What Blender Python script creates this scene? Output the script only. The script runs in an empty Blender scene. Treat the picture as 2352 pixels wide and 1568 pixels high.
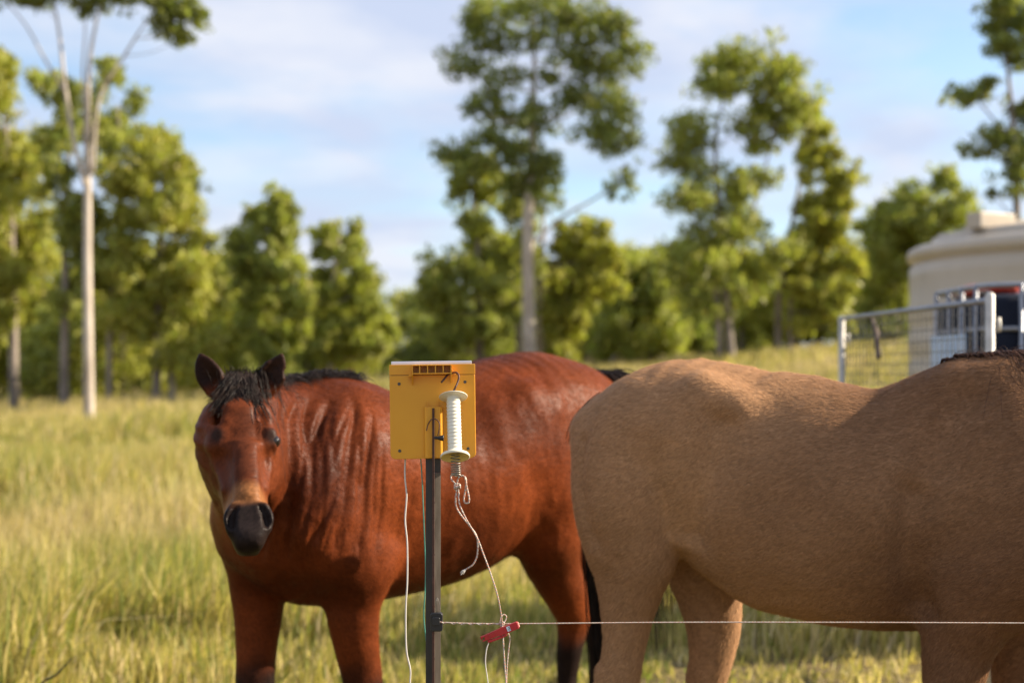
import bpy, bmesh, math, random
import numpy as np
from mathutils import Vector, Matrix, noise as mnoise

# ------------------------------------------------------------------ camera, sky, sun, exposure
SC = bpy.context.scene
COL = SC.collection
R = math.radians
F, CX, HY, CAMH = 3266.67, 1176.0, 850.0, 1.42      # focal length (px of a 2352 px wide view), principal column, horizon row, lens height
cam_d = bpy.data.cameras.new('camera'); cam = bpy.data.objects.new('camera', cam_d); COL.objects.link(cam)
cam.location = (0, 0, CAMH); cam.rotation_euler = (R(90), 0, 0)
cam_d.sensor_width = 36; cam_d.lens = 50; cam_d.shift_y = (HY - 784) / 2352
cam_d.clip_start = .05; cam_d.clip_end = 2000
cam_d.dof.use_dof = True; cam_d.dof.focus_distance = 3.02; cam_d.dof.aperture_fstop = 2.6; cam_d.dof.aperture_blades = 0
SC.camera = cam

SUN_EL, SUN_FRONT = 29.0, -9.0      # elevation; degrees in front of straight right
sx, sy, sz = math.cos(R(SUN_FRONT)) * math.cos(R(SUN_EL)), -math.sin(R(SUN_FRONT)) * math.cos(R(SUN_EL)), math.sin(R(SUN_EL))
sun_d = bpy.data.lights.new('sun', 'SUN'); sun = bpy.data.objects.new('sun', sun_d); COL.objects.link(sun)
sun_d.energy = 5.0; sun_d.angle = R(0.53); sun_d.color = (1.0, .87, .68)
sun.rotation_euler = Vector((-sx, -sy, -sz)).to_track_quat('-Z', 'Y').to_euler()
sun.location = (30, -8, 20)

W = bpy.data.worlds.new('World'); SC.world = W; W.use_nodes = True
nt = W.node_tree; nt.nodes.clear()
def wn(t, **kw):
    n = nt.nodes.new(t)
    for k, v in kw.items(): setattr(n, k, v)
    return n
wo = wn('ShaderNodeOutputWorld'); bg = wn('ShaderNodeBackground'); bg.inputs[1].default_value = 0.08
sky = wn('ShaderNodeTexSky', sky_type='NISHITA', sun_disc=False)
sky.sun_elevation = R(SUN_EL); sky.sun_rotation = math.atan2(sx, sy)
sky.air_density = 1.0; sky.dust_density = .6; sky.ozone_density = 1.5
tc = wn('ShaderNodeTexCoord'); sep = wn('ShaderNodeSeparateXYZ'); nt.links.new(tc.outputs['Generated'], sep.inputs[0])
def wm(op, a, b=None):
    n = wn('ShaderNodeMath', operation=op)
    for i, v in enumerate((a, b)):
        if v is None: continue
        if isinstance(v, (int, float)): n.inputs[i].default_value = v
        else: nt.links.new(v, n.inputs[i])
    return n.outputs[0]
zz = wm('ADD', wm('MAXIMUM', sep.outputs['Z'], 0.0), 0.16)
cmb = wn('ShaderNodeCombineXYZ')
nt.links.new(wm('DIVIDE', sep.outputs['X'], zz), cmb.inputs[0]); nt.links.new(wm('DIVIDE', sep.outputs['Y'], zz), cmb.inputs[1])
cmb.inputs[2].default_value = 3.7
n1 = wn('ShaderNodeTexNoise'); n1.inputs['Scale'].default_value = 1.5; n1.inputs['Detail'].default_value = 5; n1.inputs['Roughness'].default_value = .52; n1.inputs['Distortion'].default_value = .35
nt.links.new(cmb.outputs[0], n1.inputs['Vector'])
ramp = wn('ShaderNodeValToRGB'); ramp.color_ramp.elements[0].position = .335; ramp.color_ramp.elements[1].position = .56
ramp.color_ramp.elements[0].color = (.12, .12, .12, 1); ramp.color_ramp.elements[1].color = (.93, .93, .93, 1)
nt.links.new(n1.outputs[0], ramp.inputs[0])
n2 = wn('ShaderNodeTexNoise'); n2.inputs['Scale'].default_value = 2.6; n2.inputs['Detail'].default_value = 4
nt.links.new(cmb.outputs[0], n2.inputs['Vector'])
cr = wn('ShaderNodeValToRGB'); cr.color_ramp.elements[0].position = .38; cr.color_ramp.elements[1].position = .62
cr.color_ramp.elements[0].color = (3.45, 3.85, 4.9, 1); cr.color_ramp.elements[1].color = (4.5, 4.65, 5.2, 1)
nt.links.new(n2.outputs[0], cr.inputs[0])
hs = wn('ShaderNodeMixRGB', blend_type='MULTIPLY'); hs.inputs[0].default_value = 1; hs.inputs[2].default_value = (1.0, 1.06, 1.12, 1)
nt.links.new(sky.outputs[0], hs.inputs[1])
mx = wn('ShaderNodeMixRGB'); nt.links.new(ramp.outputs[0], mx.inputs[0]); nt.links.new(hs.outputs[0], mx.inputs[1]); nt.links.new(cr.outputs[0], mx.inputs[2])
nt.links.new(mx.outputs[0], bg.inputs[0]); nt.links.new(bg.outputs[0], wo.inputs[0])

SC.view_settings.view_transform = 'Standard'; SC.view_settings.look = 'None'
SC.view_settings.exposure = 1.25; SC.view_settings.gamma = 1.0; SC.view_settings.use_curve_mapping = False
SC.cycles.use_denoising = True
SC.cycles.max_bounces = 8; SC.cycles.transparent_max_bounces = 12

# ------------------------------------------------------------------ helpers
def P(px, py, d):            # a pixel of the 2352 x 1568 view at depth d -> world point
    return np.array([(px - CX) / F * d, d, CAMH + (HY - py) / F * d])
def smooth(t):
    t = np.clip(t, 0, 1); return t * t * (3 - 2 * t)
def ground_z(x, y):
    x = np.asarray(x, float); y = np.asarray(y, float)
    rise = smooth((y - 6.0) / 44.0)
    xx = 22 * np.tanh(x / 22)
    z = rise * (1.02 + .088 * xx) + np.clip(y - 50, 0, 400) * .012
    z = z + (.035 * np.sin(x * .9 + 1.3) * np.cos(y * .7) + .06 * np.sin(x * .31 + y * .23)) * smooth((y - 5) / 6)
    return z
def props(o, label=None, cat=None, group=None, kind=None):
    if label: o['label'] = label
    if cat: o['category'] = cat
    if group: o['group'] = group
    if kind: o['kind'] = kind
    return o
def empty(name, loc, label=None, cat=None, group=None, rot=(0, 0, 0)):
    o = bpy.data.objects.new(name, None); COL.objects.link(o); o.location = loc; o.rotation_euler = rot
    o.empty_display_size = .1
    return props(o, label, cat, group)
def np_mesh(name, v, f, mat=None, smooth_sh=True):
    v = np.asarray(v, np.float32); f = np.asarray(f, np.int32)
    me = bpy.data.meshes.new(name)
    k = f.shape[1]
    me.vertices.add(len(v)); me.vertices.foreach_set('co', v.ravel())
    me.loops.add(f.size); me.loops.foreach_set('vertex_index', f.ravel())
    me.polygons.add(len(f)); me.polygons.foreach_set('loop_start', np.arange(0, f.size, k, dtype=np.int32))
    me.polygons.foreach_set('use_smooth', np.full(len(f), smooth_sh))
    me.update(calc_edges=True)
    if mat: me.materials.append(mat)
    return me
def link(name, me, parent=None, loc=None):
    o = bpy.data.objects.new(name, me); COL.objects.link(o); o.parent = parent
    if loc is not None: o.location = loc
    return o
def catmull(pts, n=6):
    p = np.asarray(pts, float)
    if len(p) < 3: 
        t = np.linspace(0, 1, n + 1)[:, None]; return p[0] * (1 - t) + p[-1] * t
    q = np.vstack([2 * p[0] - p[1], p, 2 * p[-1] - p[-2]]); out = []
    for i in range(1, len(q) - 2):
        t = np.linspace(0, 1, n, endpoint=False)[:, None]
        a, b, c, d = q[i - 1], q[i], q[i + 1], q[i + 2]
        out.append(.5 * (2 * b + (c - a) * t + (2 * a - 5 * b + 4 * c - d) * t * t + (3 * b - a - 3 * c + d) * t ** 3))
    return np.vstack(out + [p[-1:]])
class MB:                    # collects shapes for ONE mesh object
    def __init__(s): s.v = []; s.f = []; s.uv = []
    def add(s, v, f, uv=None):
        o = len(s.v); s.v += [tuple(map(float, x)) for x in v]; s.f += [tuple(int(i) + o for i in q) for q in f]
        s.uv += list(uv) if uv is not None else [(0, 0)] * len(v)
    def tube(s, pts, rad, sides=8, n=0, cap=True):
        p = np.asarray(pts, float); r = np.asarray(rad, float)
        if r.ndim == 0: r = np.full(len(p), float(r))
        if n:
            pr = catmull(np.hstack([p, r[:, None]]), n); p, r = pr[:, :3], np.abs(pr[:, 3])
        t = np.gradient(p, axis=0); t /= np.linalg.norm(t, axis=1)[:, None] + 1e-12
        up = np.array([0, 0, 1.]) if abs(t[0][2]) < .9 else np.array([0, 1., 0])
        v = []; uv = []; u = np.cross(t[0], up); u /= np.linalg.norm(u)
        L = 0
        for i in range(len(p)):
            u = u - t[i] * u.dot(t[i]); u /= np.linalg.norm(u) + 1e-12; w = np.cross(t[i], u)
            if i: L += np.linalg.norm(p[i] - p[i - 1])
            for k in range(sides):
                a = 2 * math.pi * k / sides
                v.append(p[i] + (u * math.cos(a) + w * math.sin(a)) * r[i]); uv.append((k / sides, L))
        f = []
        for i in range(len(p) - 1):
            for k in range(sides):
                k2 = (k + 1) % sides
                f.append((i * sides + k, i * sides + k2, (i + 1) * sides + k2, (i + 1) * sides + k))
        if cap:
            f.append(tuple(range(sides))[::-1]); f.append(tuple((len(p) - 1) * sides + k for k in range(sides)))
        s.add(v, f, uv); return s
    def box(s, c, size, M=None):
        x, y, z = np.array(size) / 2.
        v = [np.array(c) + np.array((i * x, j * y, k * z)) for i in (-1, 1) for j in (-1, 1) for k in (-1, 1)]
        if M is not None: v = [M @ Vector(q) for q in v]
        s.add(v, [(0, 1, 3, 2), (4, 6, 7, 5), (0, 4, 5, 1), (2, 3, 7, 6), (0, 2, 6, 4), (1, 5, 7, 3)]); return s
    def prism(s, poly, y0, y1):       # polygon in x,z extruded along y
        n = len(poly); v = [(x, y0, z) for x, z in poly] + [(x, y1, z) for x, z in poly]
        f = [tuple(range(n)), tuple(range(2 * n - 1, n - 1, -1))] + [(i, i + n, (i + 1) % n + n, (i + 1) % n) for i in range(n)]
        s.add(v, f); return s
    def lathe(s, prof, sides=40, M=None, cap0=False, cap1=False):   # (r, z) profile about z
        v = []; f = []
        for r, z in prof:
            for k in range(sides):
                a = 2 * math.pi * k / sides; v.append((r * math.cos(a), r * math.sin(a), z))
        for i in range(len(prof) - 1):
            for k in range(sides):
                k2 = (k + 1) % sides; f.append((i * sides + k, i * sides + k2, (i + 1) * sides + k2, (i + 1) * sides + k))
        if cap0: f.append(tuple(range(sides))[::-1])
        if cap1: f.append(tuple((len(prof) - 1) * sides + k for k in range(sides)))
        if M is not None: v = [M @ Vector(q) for q in v]
        s.add(v, f); return s
    def build(s, name, mat, parent=None, smooth_sh=False, bevel=0, seg=2, loc=None):
        me = bpy.data.meshes.new(name); me.from_pydata(s.v, [], s.f)
        bm = bmesh.new(); bm.from_mesh(me); bmesh.ops.recalc_face_normals(bm, faces=bm.faces[:])
        bm.to_mesh(me); bm.free()
        if any(u != (0, 0) for u in s.uv):
            ul = me.uv_layers.new(name='UVMap'); vi = np.empty(len(me.loops), np.int32); me.loops.foreach_get('vertex_index', vi)
            ul.data.foreach_set('uv', np.asarray(s.uv, np.float32)[vi].ravel())
        me.materials.append(mat)
        me.polygons.foreach_set('use_smooth', [smooth_sh] * len(me.polygons))
        o = link(name, me, parent, loc)
        if bevel:
            b = o.modifiers.new('bevel', 'BEVEL'); b.width = bevel; b.segments = seg; b.limit_method = 'ANGLE'; b.angle_limit = R(35)
        if smooth_sh == 'auto' or bevel:
            me.polygons.foreach_set('use_smooth', [True] * len(me.polygons))
            w = o.modifiers.new('wn', 'WEIGHTED_NORMAL') if bevel else None
        return o

# ------------------------------------------------------------------ materials
class Mat:
    def __init__(s, name):
        s.m = bpy.data.materials.new(name); s.m.use_nodes = True; s.t = s.m.node_tree
        s.b = s.t.nodes['Principled BSDF']
    def n(s, t, **kw):
        n = s.t.nodes.new(t)
        for k, v in kw.items(): setattr(n, k, v)
        return n
    def l(s, a, b): s.t.links.new(a, b)
    def math(s, op, a, b=None):
        n = s.n('ShaderNodeMath', operation=op)
        for i, v in enumerate((a, b)):
            if v is None: continue
            if isinstance(v, (int, float)): n.inputs[i].default_value = v
            else: s.l(v, n.inputs[i])
        return n.outputs[0]
    def noise(s, scale, detail=4, vec=None, rough=.55, scl=None):
        n = s.n('ShaderNodeTexNoise'); n.inputs['Scale'].default_value = scale; n.inputs['Detail'].default_value = detail; n.inputs['Roughness'].default_value = rough
        if vec is None:
            vec = s.n('ShaderNodeTexCoord').outputs['Object']
        if scl:
            mp = s.n('ShaderNodeMapping'); mp.inputs['Scale'].default_value = scl; s.l(vec, mp.inputs[0]); vec = mp.outputs[0]
        s.l(vec, n.inputs['Vector']); return n.outputs[0]
    def ramp(s, fac, stops):
        r = s.n('ShaderNodeValToRGB'); e = r.color_ramp.elements
        while len(e) < len(stops): e.new(.5)
        for i, (p, c) in enumerate(stops):
            e[i].position = p; e[i].color = (*c, 1) if len(c) == 3 else c
        s.l(fac, r.inputs[0]); return r.outputs[0]
    def mix(s, fac, a, b, mode='MIX'):
        n = s.n('ShaderNodeMixRGB', blend_type=mode)
        for i, v in enumerate((fac, a, b)):
            if isinstance(v, (int, float)): n.inputs[i].default_value = v
            elif isinstance(v, tuple): n.inputs[i].default_value = (*v, 1)
            else: s.l(v, n.inputs[i])
        return n.outputs[0]
    def bump(s, h, strength=.3, dist=.01):
        n = s.n('ShaderNodeBump'); n.inputs['Strength'].default_value = strength; n.inputs['Distance'].default_value = dist
        s.l(h, n.inputs['Height']); s.l(n.outputs[0], s.b.inputs['Normal']); return s
    def col(s, v):
        if isinstance(v, tuple): s.b.inputs['Base Color'].default_value = (*v, 1)
        else: s.l(v, s.b.inputs['Base Color'])
        return s
    def set(s, **kw):
        for k, v in kw.items(): s.b.inputs[k.replace('_', ' ')].default_value = v
        return s
def simple(name, a, b, scale=8, rough=.5, metal=0, bump=0, bd=.002, det=5, scl=None, **kw):
    m = Mat(name); nz = m.noise(scale, det, scl=scl)
    m.col(m.ramp(nz, [(.3, a), (.7, b)])); m.set(Roughness=rough, Metallic=metal, **kw)
    if bump: m.bump(nz, bump, bd)
    return m.m

# ------------------------------------------------------------------ ground and grass
rng = np.random.default_rng(7); random.seed(7)
def axis_pts(lo, hi, near, step, grow=1.12):
    a = [0.]; s = step
    while a[-1] < hi:
        if a[-1] > near: s *= grow
        a.append(a[-1] + s)
    b = [0.]; s = step
    while b[-1] > lo:
        if b[-1] < -near: s *= grow
        b.append(b[-1] - s)
    return np.array(b[:0:-1] + a)
gx = axis_pts(-500, 500, 14, .4); gy = axis_pts(-80, 700, 60, .4)
X, Y = np.meshgrid(gx, gy)
gv = np.stack([X, Y, ground_z(X, Y)], -1).reshape(-1, 3)
nx, ny = len(gx), len(gy)
ii = (np.arange(ny - 1)[:, None] * nx + np.arange(nx - 1)[None]).ravel()
gf = np.stack([ii, ii + 1, ii + nx + 1, ii + nx], 1)
m = Mat('paddock_soil')
c1 = m.ramp(m.noise(.35, 6), [(.36, (.135, .105, .055)), (.5, (.19, .15, .07)), (.66, (.15, .15, .06))])
c2 = m.ramp(m.noise(9, 6), [(.3, (.62, .58, .5)), (.7, (1.12, 1.08, 1.0))])
m.col(m.mix(1.0, c1, c2, 'MULTIPLY')); m.set(Roughness=.95); m.b.inputs['Specular IOR Level'].default_value = .1
m.bump(m.noise(14, 6), .8, .05)
props(link('ground', np_mesh('ground', gv, gf, m.m)), kind='structure')

def value_noise(x, y, seed):
    r = np.random.default_rng(seed); T = r.random((64, 64))
    xi = np.floor(x).astype(int); yi = np.floor(y).astype(int); fx = smooth(x - xi); fy = smooth(y - yi)
    g = lambda a, b: T[a % 64, b % 64]
    return (g(xi, yi) * (1 - fx) + g(xi + 1, yi) * fx) * (1 - fy) + (g(xi, yi + 1) * (1 - fx) + g(xi + 1, yi + 1) * fx) * fy
def make_grass(N):
    # depth drawn so that cover is even in the picture; a wider wedge than the lens sees
    u = rng.random(N)
    d = np.where(u < .07, rng.uniform(1.2, 6.5, N), np.exp(rng.uniform(np.log(6.2), np.log(62), N)))
    x = (rng.random(N) * 2 - 1) * (d * .47 + 2.2)
    # gather into tufts
    k = rng.random(N) < .72
    cell = .16 + d * .010
    tx = np.round(x / cell) * cell + (value_noise(np.round(x / cell) * 3.1, np.round(d / cell) * 2.7, 3) - .5) * cell
    ty = np.round(d / cell) * cell + (value_noise(np.round(x / cell) * 1.7, np.round(d / cell) * 3.9, 5) - .5) * cell
    spread = cell * .22
    x = np.where(k, tx + rng.normal(0, 1, N) * spread, x); y = np.where(k, ty + rng.normal(0, 1, N) * spread, d)
    hn = value_noise(x * .45, y * .45, 11); hn2 = value_noise(x * .13 + 9, y * .13, 12); green = value_noise(x * .6 + 3, y * .35, 13) * .6 + value_noise(x * 2.2, y * 1.6, 14) * .4
    left = smooth((-x / np.maximum(y, 3) + .12) / .25)
    far = smooth((y - 16) / 25)
    h = (.10 + .30 * hn + .12 * hn2) * (.62 + .55 * left + .35 * far) * rng.uniform(.55, 1.25, N)
    bare = (value_noise(x * .8 + 40, y * .5 + 7, 21) < .34) & (rng.random(N) < .8)
    h = np.where(bare, h * .4, h)
    trod = (np.abs(x - .1) < 2.2) & (y < 7); h = np.where(trod, h * .45, h)
    w = (.0026 + .00042 * y) * rng.uniform(.7, 1.5, N)
    az = rng.uniform(0, 2 * np.pi, N); lean = np.abs(rng.normal(.22, .22, N)) + (rng.random(N) < .12) * rng.uniform(.4, 1.2, N)
    face = rng.uniform(-1.0, 1.0, N)         # blade plane angle
    z = ground_z(x, y) - .01
    dirx, diry = np.cos(az) + .35, np.sin(az) * .6; wx, wy = np.cos(face), np.sin(face)
    V = np.empty((N, 5, 3), np.float32)
    for j, (t, ww) in enumerate([(0, 1.), (0, -1.), (.55, .75), (.55, -.75), (1, 0)]):
        off = lean * h * t ** 1.8
        V[:, j, 0] = x + dirx * off + wx * w * ww; V[:, j, 1] = y + diry * off + wy * w * ww
        V[:, j, 2] = z + h * t * np.sqrt(np.maximum(1 - (lean * t) ** 2 * .5, .15))
    base = (np.arange(N) * 5)[:, None]
    tri = np.concatenate([base + [0, 1, 3], base + [0, 3, 2], base + [2, 3, 4]])
    pal = np.array([(.38, .33, .10), (.53, .43, .16), (.63, .49, .23), (.68, .55, .34), (.25, .28, .07)])
    pr = np.clip((green - .5) * 2.6, -1, 1)
    sel = rng.random(N) + pr * .35
    idx = np.where(sel > .86, 4, np.where(sel > .58, 0, np.where(sel > .3, 1, np.where(sel > .1, 2, 3))))
    idx = np.where((far > .5) & (idx == 4) & (rng.random(N) < .7), 1, idx)
    dry = smooth((value_noise(x * .35 + 60, y * .3, 33) - .45) / .3)[:, None] * .55
    c = pal[idx] * (1 - dry) + np.array([.60, .46, .27]) * dry
    c = c * rng.uniform(.65, 1.2, N)[:, None]
    C = np.ones((N, 5, 4), np.float32); C[:, :, :3] = c[:, None, :]
    return V.reshape(-1, 3), tri, C.reshape(-1, 4)
def leafy(name, translucent=.35, rough=.55, tint_attr='tint', gain=1.0, tcol=(1.15, 1.25, .6)):
    m = Mat(name); at = m.n('ShaderNodeAttribute', attribute_name=tint_attr)
    m.l(at.outputs['Color'], m.b.inputs['Base Color']); m.set(Roughness=rough); m.b.inputs['Specular IOR Level'].default_value = .3
    tr = m.n('ShaderNodeBsdfTranslucent'); m.l(m.mix(1.0, at.outputs['Color'], tcol, 'MULTIPLY'), tr.inputs[0])
    ms = m.n('ShaderNodeMixShader'); ms.inputs[0].default_value = translucent
    m.l(m.b.outputs[0], ms.inputs[1]); m.l(tr.outputs[0], ms.inputs[2]); m.l(ms.outputs[0], m.t.nodes['Material Output'].inputs[0])
    return m.m
GRASS = leafy('grass_blades', .38, .6)
gvv, gtt, gcc = make_grass(330000)
gm = np_mesh('grass', gvv, gtt, GRASS, False)
ca = gm.attributes.new('tint', 'FLOAT_COLOR', 'POINT'); ca.data.foreach_set('color', gcc.ravel())
props(link('grass', gm), 'long yellow green paddock grass with dry straw stems', 'grass', kind='stuff')

# ------------------------------------------------------------------ trees
def bark(name, a, b, c):
    m = Mat(name); n = m.noise(3.0, 6, scl=(1, 1, .35)); n2 = m.noise(16, 4, scl=(1, 1, .12))
    m.col(m.mix(.35, m.ramp(n, [(.32, a), (.5, b), (.68, c)]), m.ramp(n2, [(.3, (.5, .5, .5)), (.7, (1, 1, 1))]), 'MULTIPLY'))
    m.set(Roughness=.85); m.bump(n2, .5, .03); return m.m
PALE_BARK = bark('pale_gum_bark', (.36, .29, .23), (.52, .44, .36), (.62, .55, .47))
GREY_BARK = bark('grey_bark', (.16, .13, .105), (.27, .22, .18), (.38, .32, .26))
LEAF = leafy('gum_leaves', .42, .5)
def leaf_mesh(name, centers, radii, nleaf, d, tone, rs, size=1.0):
    r = np.random.default_rng(rs)
    centers = np.asarray(centers); radii = np.asarray(radii)
    wgt = radii[:, 0] * radii[:, 2]; wgt = wgt / wgt.sum()
    ci = r.choice(len(centers), nleaf, p=wgt)
    g = r.normal(0, 1, (nleaf, 3)); g /= np.linalg.norm(g, axis=1)[:, None]; g *= (r.random(nleaf) ** .45)[:, None]
    # twig-level sub-clumps
    sub = r.normal(0, .5, (len(centers), 16, 3)); si = r.integers(0, 16, nleaf)
    g = g * .62 + sub[ci, si] * .95
    p = centers[ci] + g * radii[ci]
    L = size * (.0030 * d) * r.uniform(.6, 1.35, nleaf); Wd = L * r.uniform(.22, .42, nleaf)
    a = r.normal(0, 1, (nleaf, 3)); a[:, 2] -= .9; a /= np.linalg.norm(a, axis=1)[:, None]
    b = np.cross(a, r.normal(0, 1, (nleaf, 3))); b /= np.linalg.norm(b, axis=1)[:, None]
    V = np.stack([p - a * L[:, None], p + b * Wd[:, None] + a * (L * .1)[:, None], p + a * L[:, None], p - b * Wd[:, None] + a * (L * .1)[:, None]], 1)
    Fq = np.arange(nleaf * 4).reshape(-1, 4)
    tn = np.array(tone)[None] * r.uniform(.72, 1.3, (nleaf, 1)) * (1 + r.normal(0, .05, (nleaf, 3)))
    tn = tn * (.86 + .28 * r.random((len(centers), 1)))[ci]
    C = np.ones((nleaf, 4, 4)); C[:, :, :3] = np.clip(tn, .005, .9)[:, None]
    me = np_mesh(name, V.reshape(-1, 3), Fq, LEAF, False)
    at = me.attributes.new('tint', 'FLOAT_COLOR', 'POINT'); at.data.foreach_set('color', C.astype(np.float32).ravel())
    return me
def tree(label, d, trunks, rows=None, blobs=None, ncl=40, nleaf=4500, clr=.2, tone=(.14, .17, .035), barkm=None, limbs=22, seed=1, name='gum_tree', group=None, size=1.0, deep=.45):
    """trunks: list of [(px,py,radius m),...] from base up; rows: crown outline (py, left px, right px); blobs: (px, py, rx px, rz px)"""
    r = random.Random(seed); s = d / F
    bx = (trunks[0][0][0] - CX) * s; bz = float(ground_z(bx, d))
    root = empty(name, (bx, d, bz), label, 'tree', group); O = np.array([bx, d, bz])
    cs = []; rs = []
    if rows:
        ys = [q[0] for q in rows]; lw = [q[1] for q in rows]; rw = [q[2] for q in rows]
        wid = [b - a for a, b in zip(lw, rw)]; mw = max(wid)
        for _ in range(int(ncl * 1.45)):
            for _t in range(40):
                y = r.uniform(ys[0], ys[-1]); a = np.interp(y, ys, lw); b = np.interp(y, ys, rw)
                if r.random() < (b - a) / mw: break
            cw = (b - a); rad = clr * mw * r.uniform(.6, 1.15) * .5
            rad = min(rad, cw * .45 + 4)
            x = r.uniform(a + rad * .8, b - rad * .8) if cw > 1.7 * rad else (a + b) / 2
            dep = r.uniform(-1, 1) * deep * cw * s
            cs.append(P(x, y, d) + np.array([0, dep, 0])); rs.append([rad * s, rad * s * 1.0, rad * s * r.uniform(.7, 1.1)])
    for q in blobs or []:
        cs.append(P(q[0], q[1], d) + np.array([0, r.uniform(-1, 1) * q[2] * s * .8, 0])); rs.append([q[2] * s, q[2] * s, q[3] * s])
    cs = np.array(cs); rs = np.array(rs)
    tm = MB()
    tops = []
    for ti, tp in enumerate(trunks):
        pts = [P(a, b, d) for a, b, c in tp]; rad = [c for a, b, c in tp]
        if ti == 0 or tp[0][1] > HY - 40:
            xb = pts[0][0]; pts[0] = np.array([xb, d, float(ground_z(xb, d)) - .15])
        for k in range(1, len(pts)): pts[k] = pts[k] + np.array([0, r.uniform(-1, 1) * rad[k] * .8, 0])
        pts = np.array(pts); tm.tube(pts - O, rad, 9, 5)
        tops.append(catmull(np.hstack([pts, np.array(rad)[:, None]]), 5))
    allp = np.vstack(tops)
    order = list(range(len(cs))); r.shuffle(order)
    for k in order[:limbs]:
        c = cs[k]; cand = allp[allp[:, 2] < c[2] - .2]
        if len(cand) == 0: continue
        q = cand[np.argmin(np.linalg.norm((cand[:, :3] - c) * np.array([1, .7, .8]), axis=1))]
        mid = (q[:3] + c) / 2 + np.array([0, 0, -.08 * np.linalg.norm(q[:3] - c)])
        r0 = min(q[3] * .45, .018 * np.linalg.norm(q[:3] - c) + .012)
        tm.tube(np.array([q[:3], mid, c]) - O, [r0, r0 * .65, r0 * .25], 5, 3)
    tm.build('trunk', barkm or GREY_BARK, root, True)
    lm = leaf_mesh('crown', cs - O, rs, int(nleaf * (2.6 if rows else 1.8)), d, tone, seed * 13 + 5, size)
    link('crown', lm, root)
    return root
G_YEL, G_MID, G_DRK = (.36, .35, .07), (.31, .32, .075), (.22, .24, .065)
TG = 'trees along the far side of the paddock'
tree('leftmost dense bright green tree cut off by the left edge of the picture', 46, [[(32, 905, .17), (30, 700, .14), (20, 400, .09), (5, 180, .03)]],
     rows=[(105, -30, 12), (180, -90, 45), (290, -130, 92), (400, -140, 98), (500, -150, 108), (600, -140, 112), (680, -120, 90), (740, -90, 60)], ncl=100, nleaf=11000, clr=.26, tone=G_YEL, seed=2, group=TG)
tree('thin branched green tree right behind the tall bare pale trunk', 44, [[(146, 905, .16), (148, 700, .12), (150, 450, .09), (170, 250, .04)], [(250, 880, .1), (255, 700, .08), (275, 420, .05), (270, 240, .02)]],
     rows=[(155, 215, 290), (195, 65, 330), (270, 70, 338), (340, 100, 335), (430, 105, 290), (520, 115, 260), (620, 130, 250), (720, 90, 260)], ncl=52, nleaf=4700, clr=.22, tone=G_MID, seed=3, group=TG)
tree('tall bushy bright green tree rising above the bay horse ears', 44, [[(358, 890, .15), (362, 740, .12), (372, 520, .08), (385, 340, .03)], [(396, 880, .1), (394, 760, .08), (420, 560, .04)]],
     rows=[(305, 330, 395), (370, 275, 455), (440, 235, 488), (540, 215, 502), (640, 215, 512), (730, 235, 515), (800, 330, 518), (840, 360, 500)], ncl=80, nleaf=9000, clr=.24, tone=G_YEL, seed=4, group=TG)
tree('medium green tree with a rounded top left of the smaller twin topped tree', 50, [[(602, 870, .14), (604, 740, .11), (615, 600, .06), (640, 480, .02)]],
     rows=[(448, 600, 665), (495, 535, 688), (570, 520, 690), (650, 522, 705), (730, 530, 722), (790, 560, 700), (830, 580, 660)], ncl=58, nleaf=6500, clr=.26, tone=G_MID, seed=5, group=TG)
tree('smaller twin topped tree with a slim pale trunk left of the gap in the treeline', 54, [[(760, 860, .12), (762, 700, .09), (770, 600, .06), (780, 540, .02)]],
     rows=[(518, 720, 840), (575, 705, 842), (640, 700, 870), (720, 700, 918), (780, 720, 935), (820, 740, 900)], ncl=52, nleaf=5600, clr=.24, tone=G_MID, barkm=PALE_BARK, seed=6, group=TG)
# near pale-trunked gum on the left
tree('tall slender gum with a bare pale trunk and high sparse crown in the left paddock', 28.5,
     [[(205, 975, .115), (204, 800, .1), (200, 600, .088), (199, 420, .078), (200, 250, .055), (210, 110, .035), (240, -30, .02)],
      [(196, 425, .055), (172, 330, .048), (150, 210, .04), (138, 90, .03), (120, -20, .018)],
      [(212, 400, .04), (228, 230, .034), (285, 130, .026), (345, 40, .016), (400, 10, .01)],
      [(152, 215, .03), (105, 140, .024), (60, 60, .018), (10, 0, .01)],
      [(206, 330, .03), (190, 180, .024), (196, 60, .016), (180, -30, .01)]],
     blobs=[(400, 62, 40, 26), (436, 30, 34, 30), (372, 20, 40, 24), (300, -5, 40, 22), (240, -5, 34, 30), (205, 20, 24, 22), (160, -10, 40, 22), (95, 5, 44, 24), (35, 0, 50, 22), (420, 88, 26, 16), (385, 0, 50, 20), (460, 50, 20, 18),
            (250, -150, 110, 45), (120, -160, 120, 45), (380, -140, 90, 45)], nleaf=4200, tone=G_DRK, barkm=PALE_BARK, limbs=14, seed=7, size=1.1)
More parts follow.
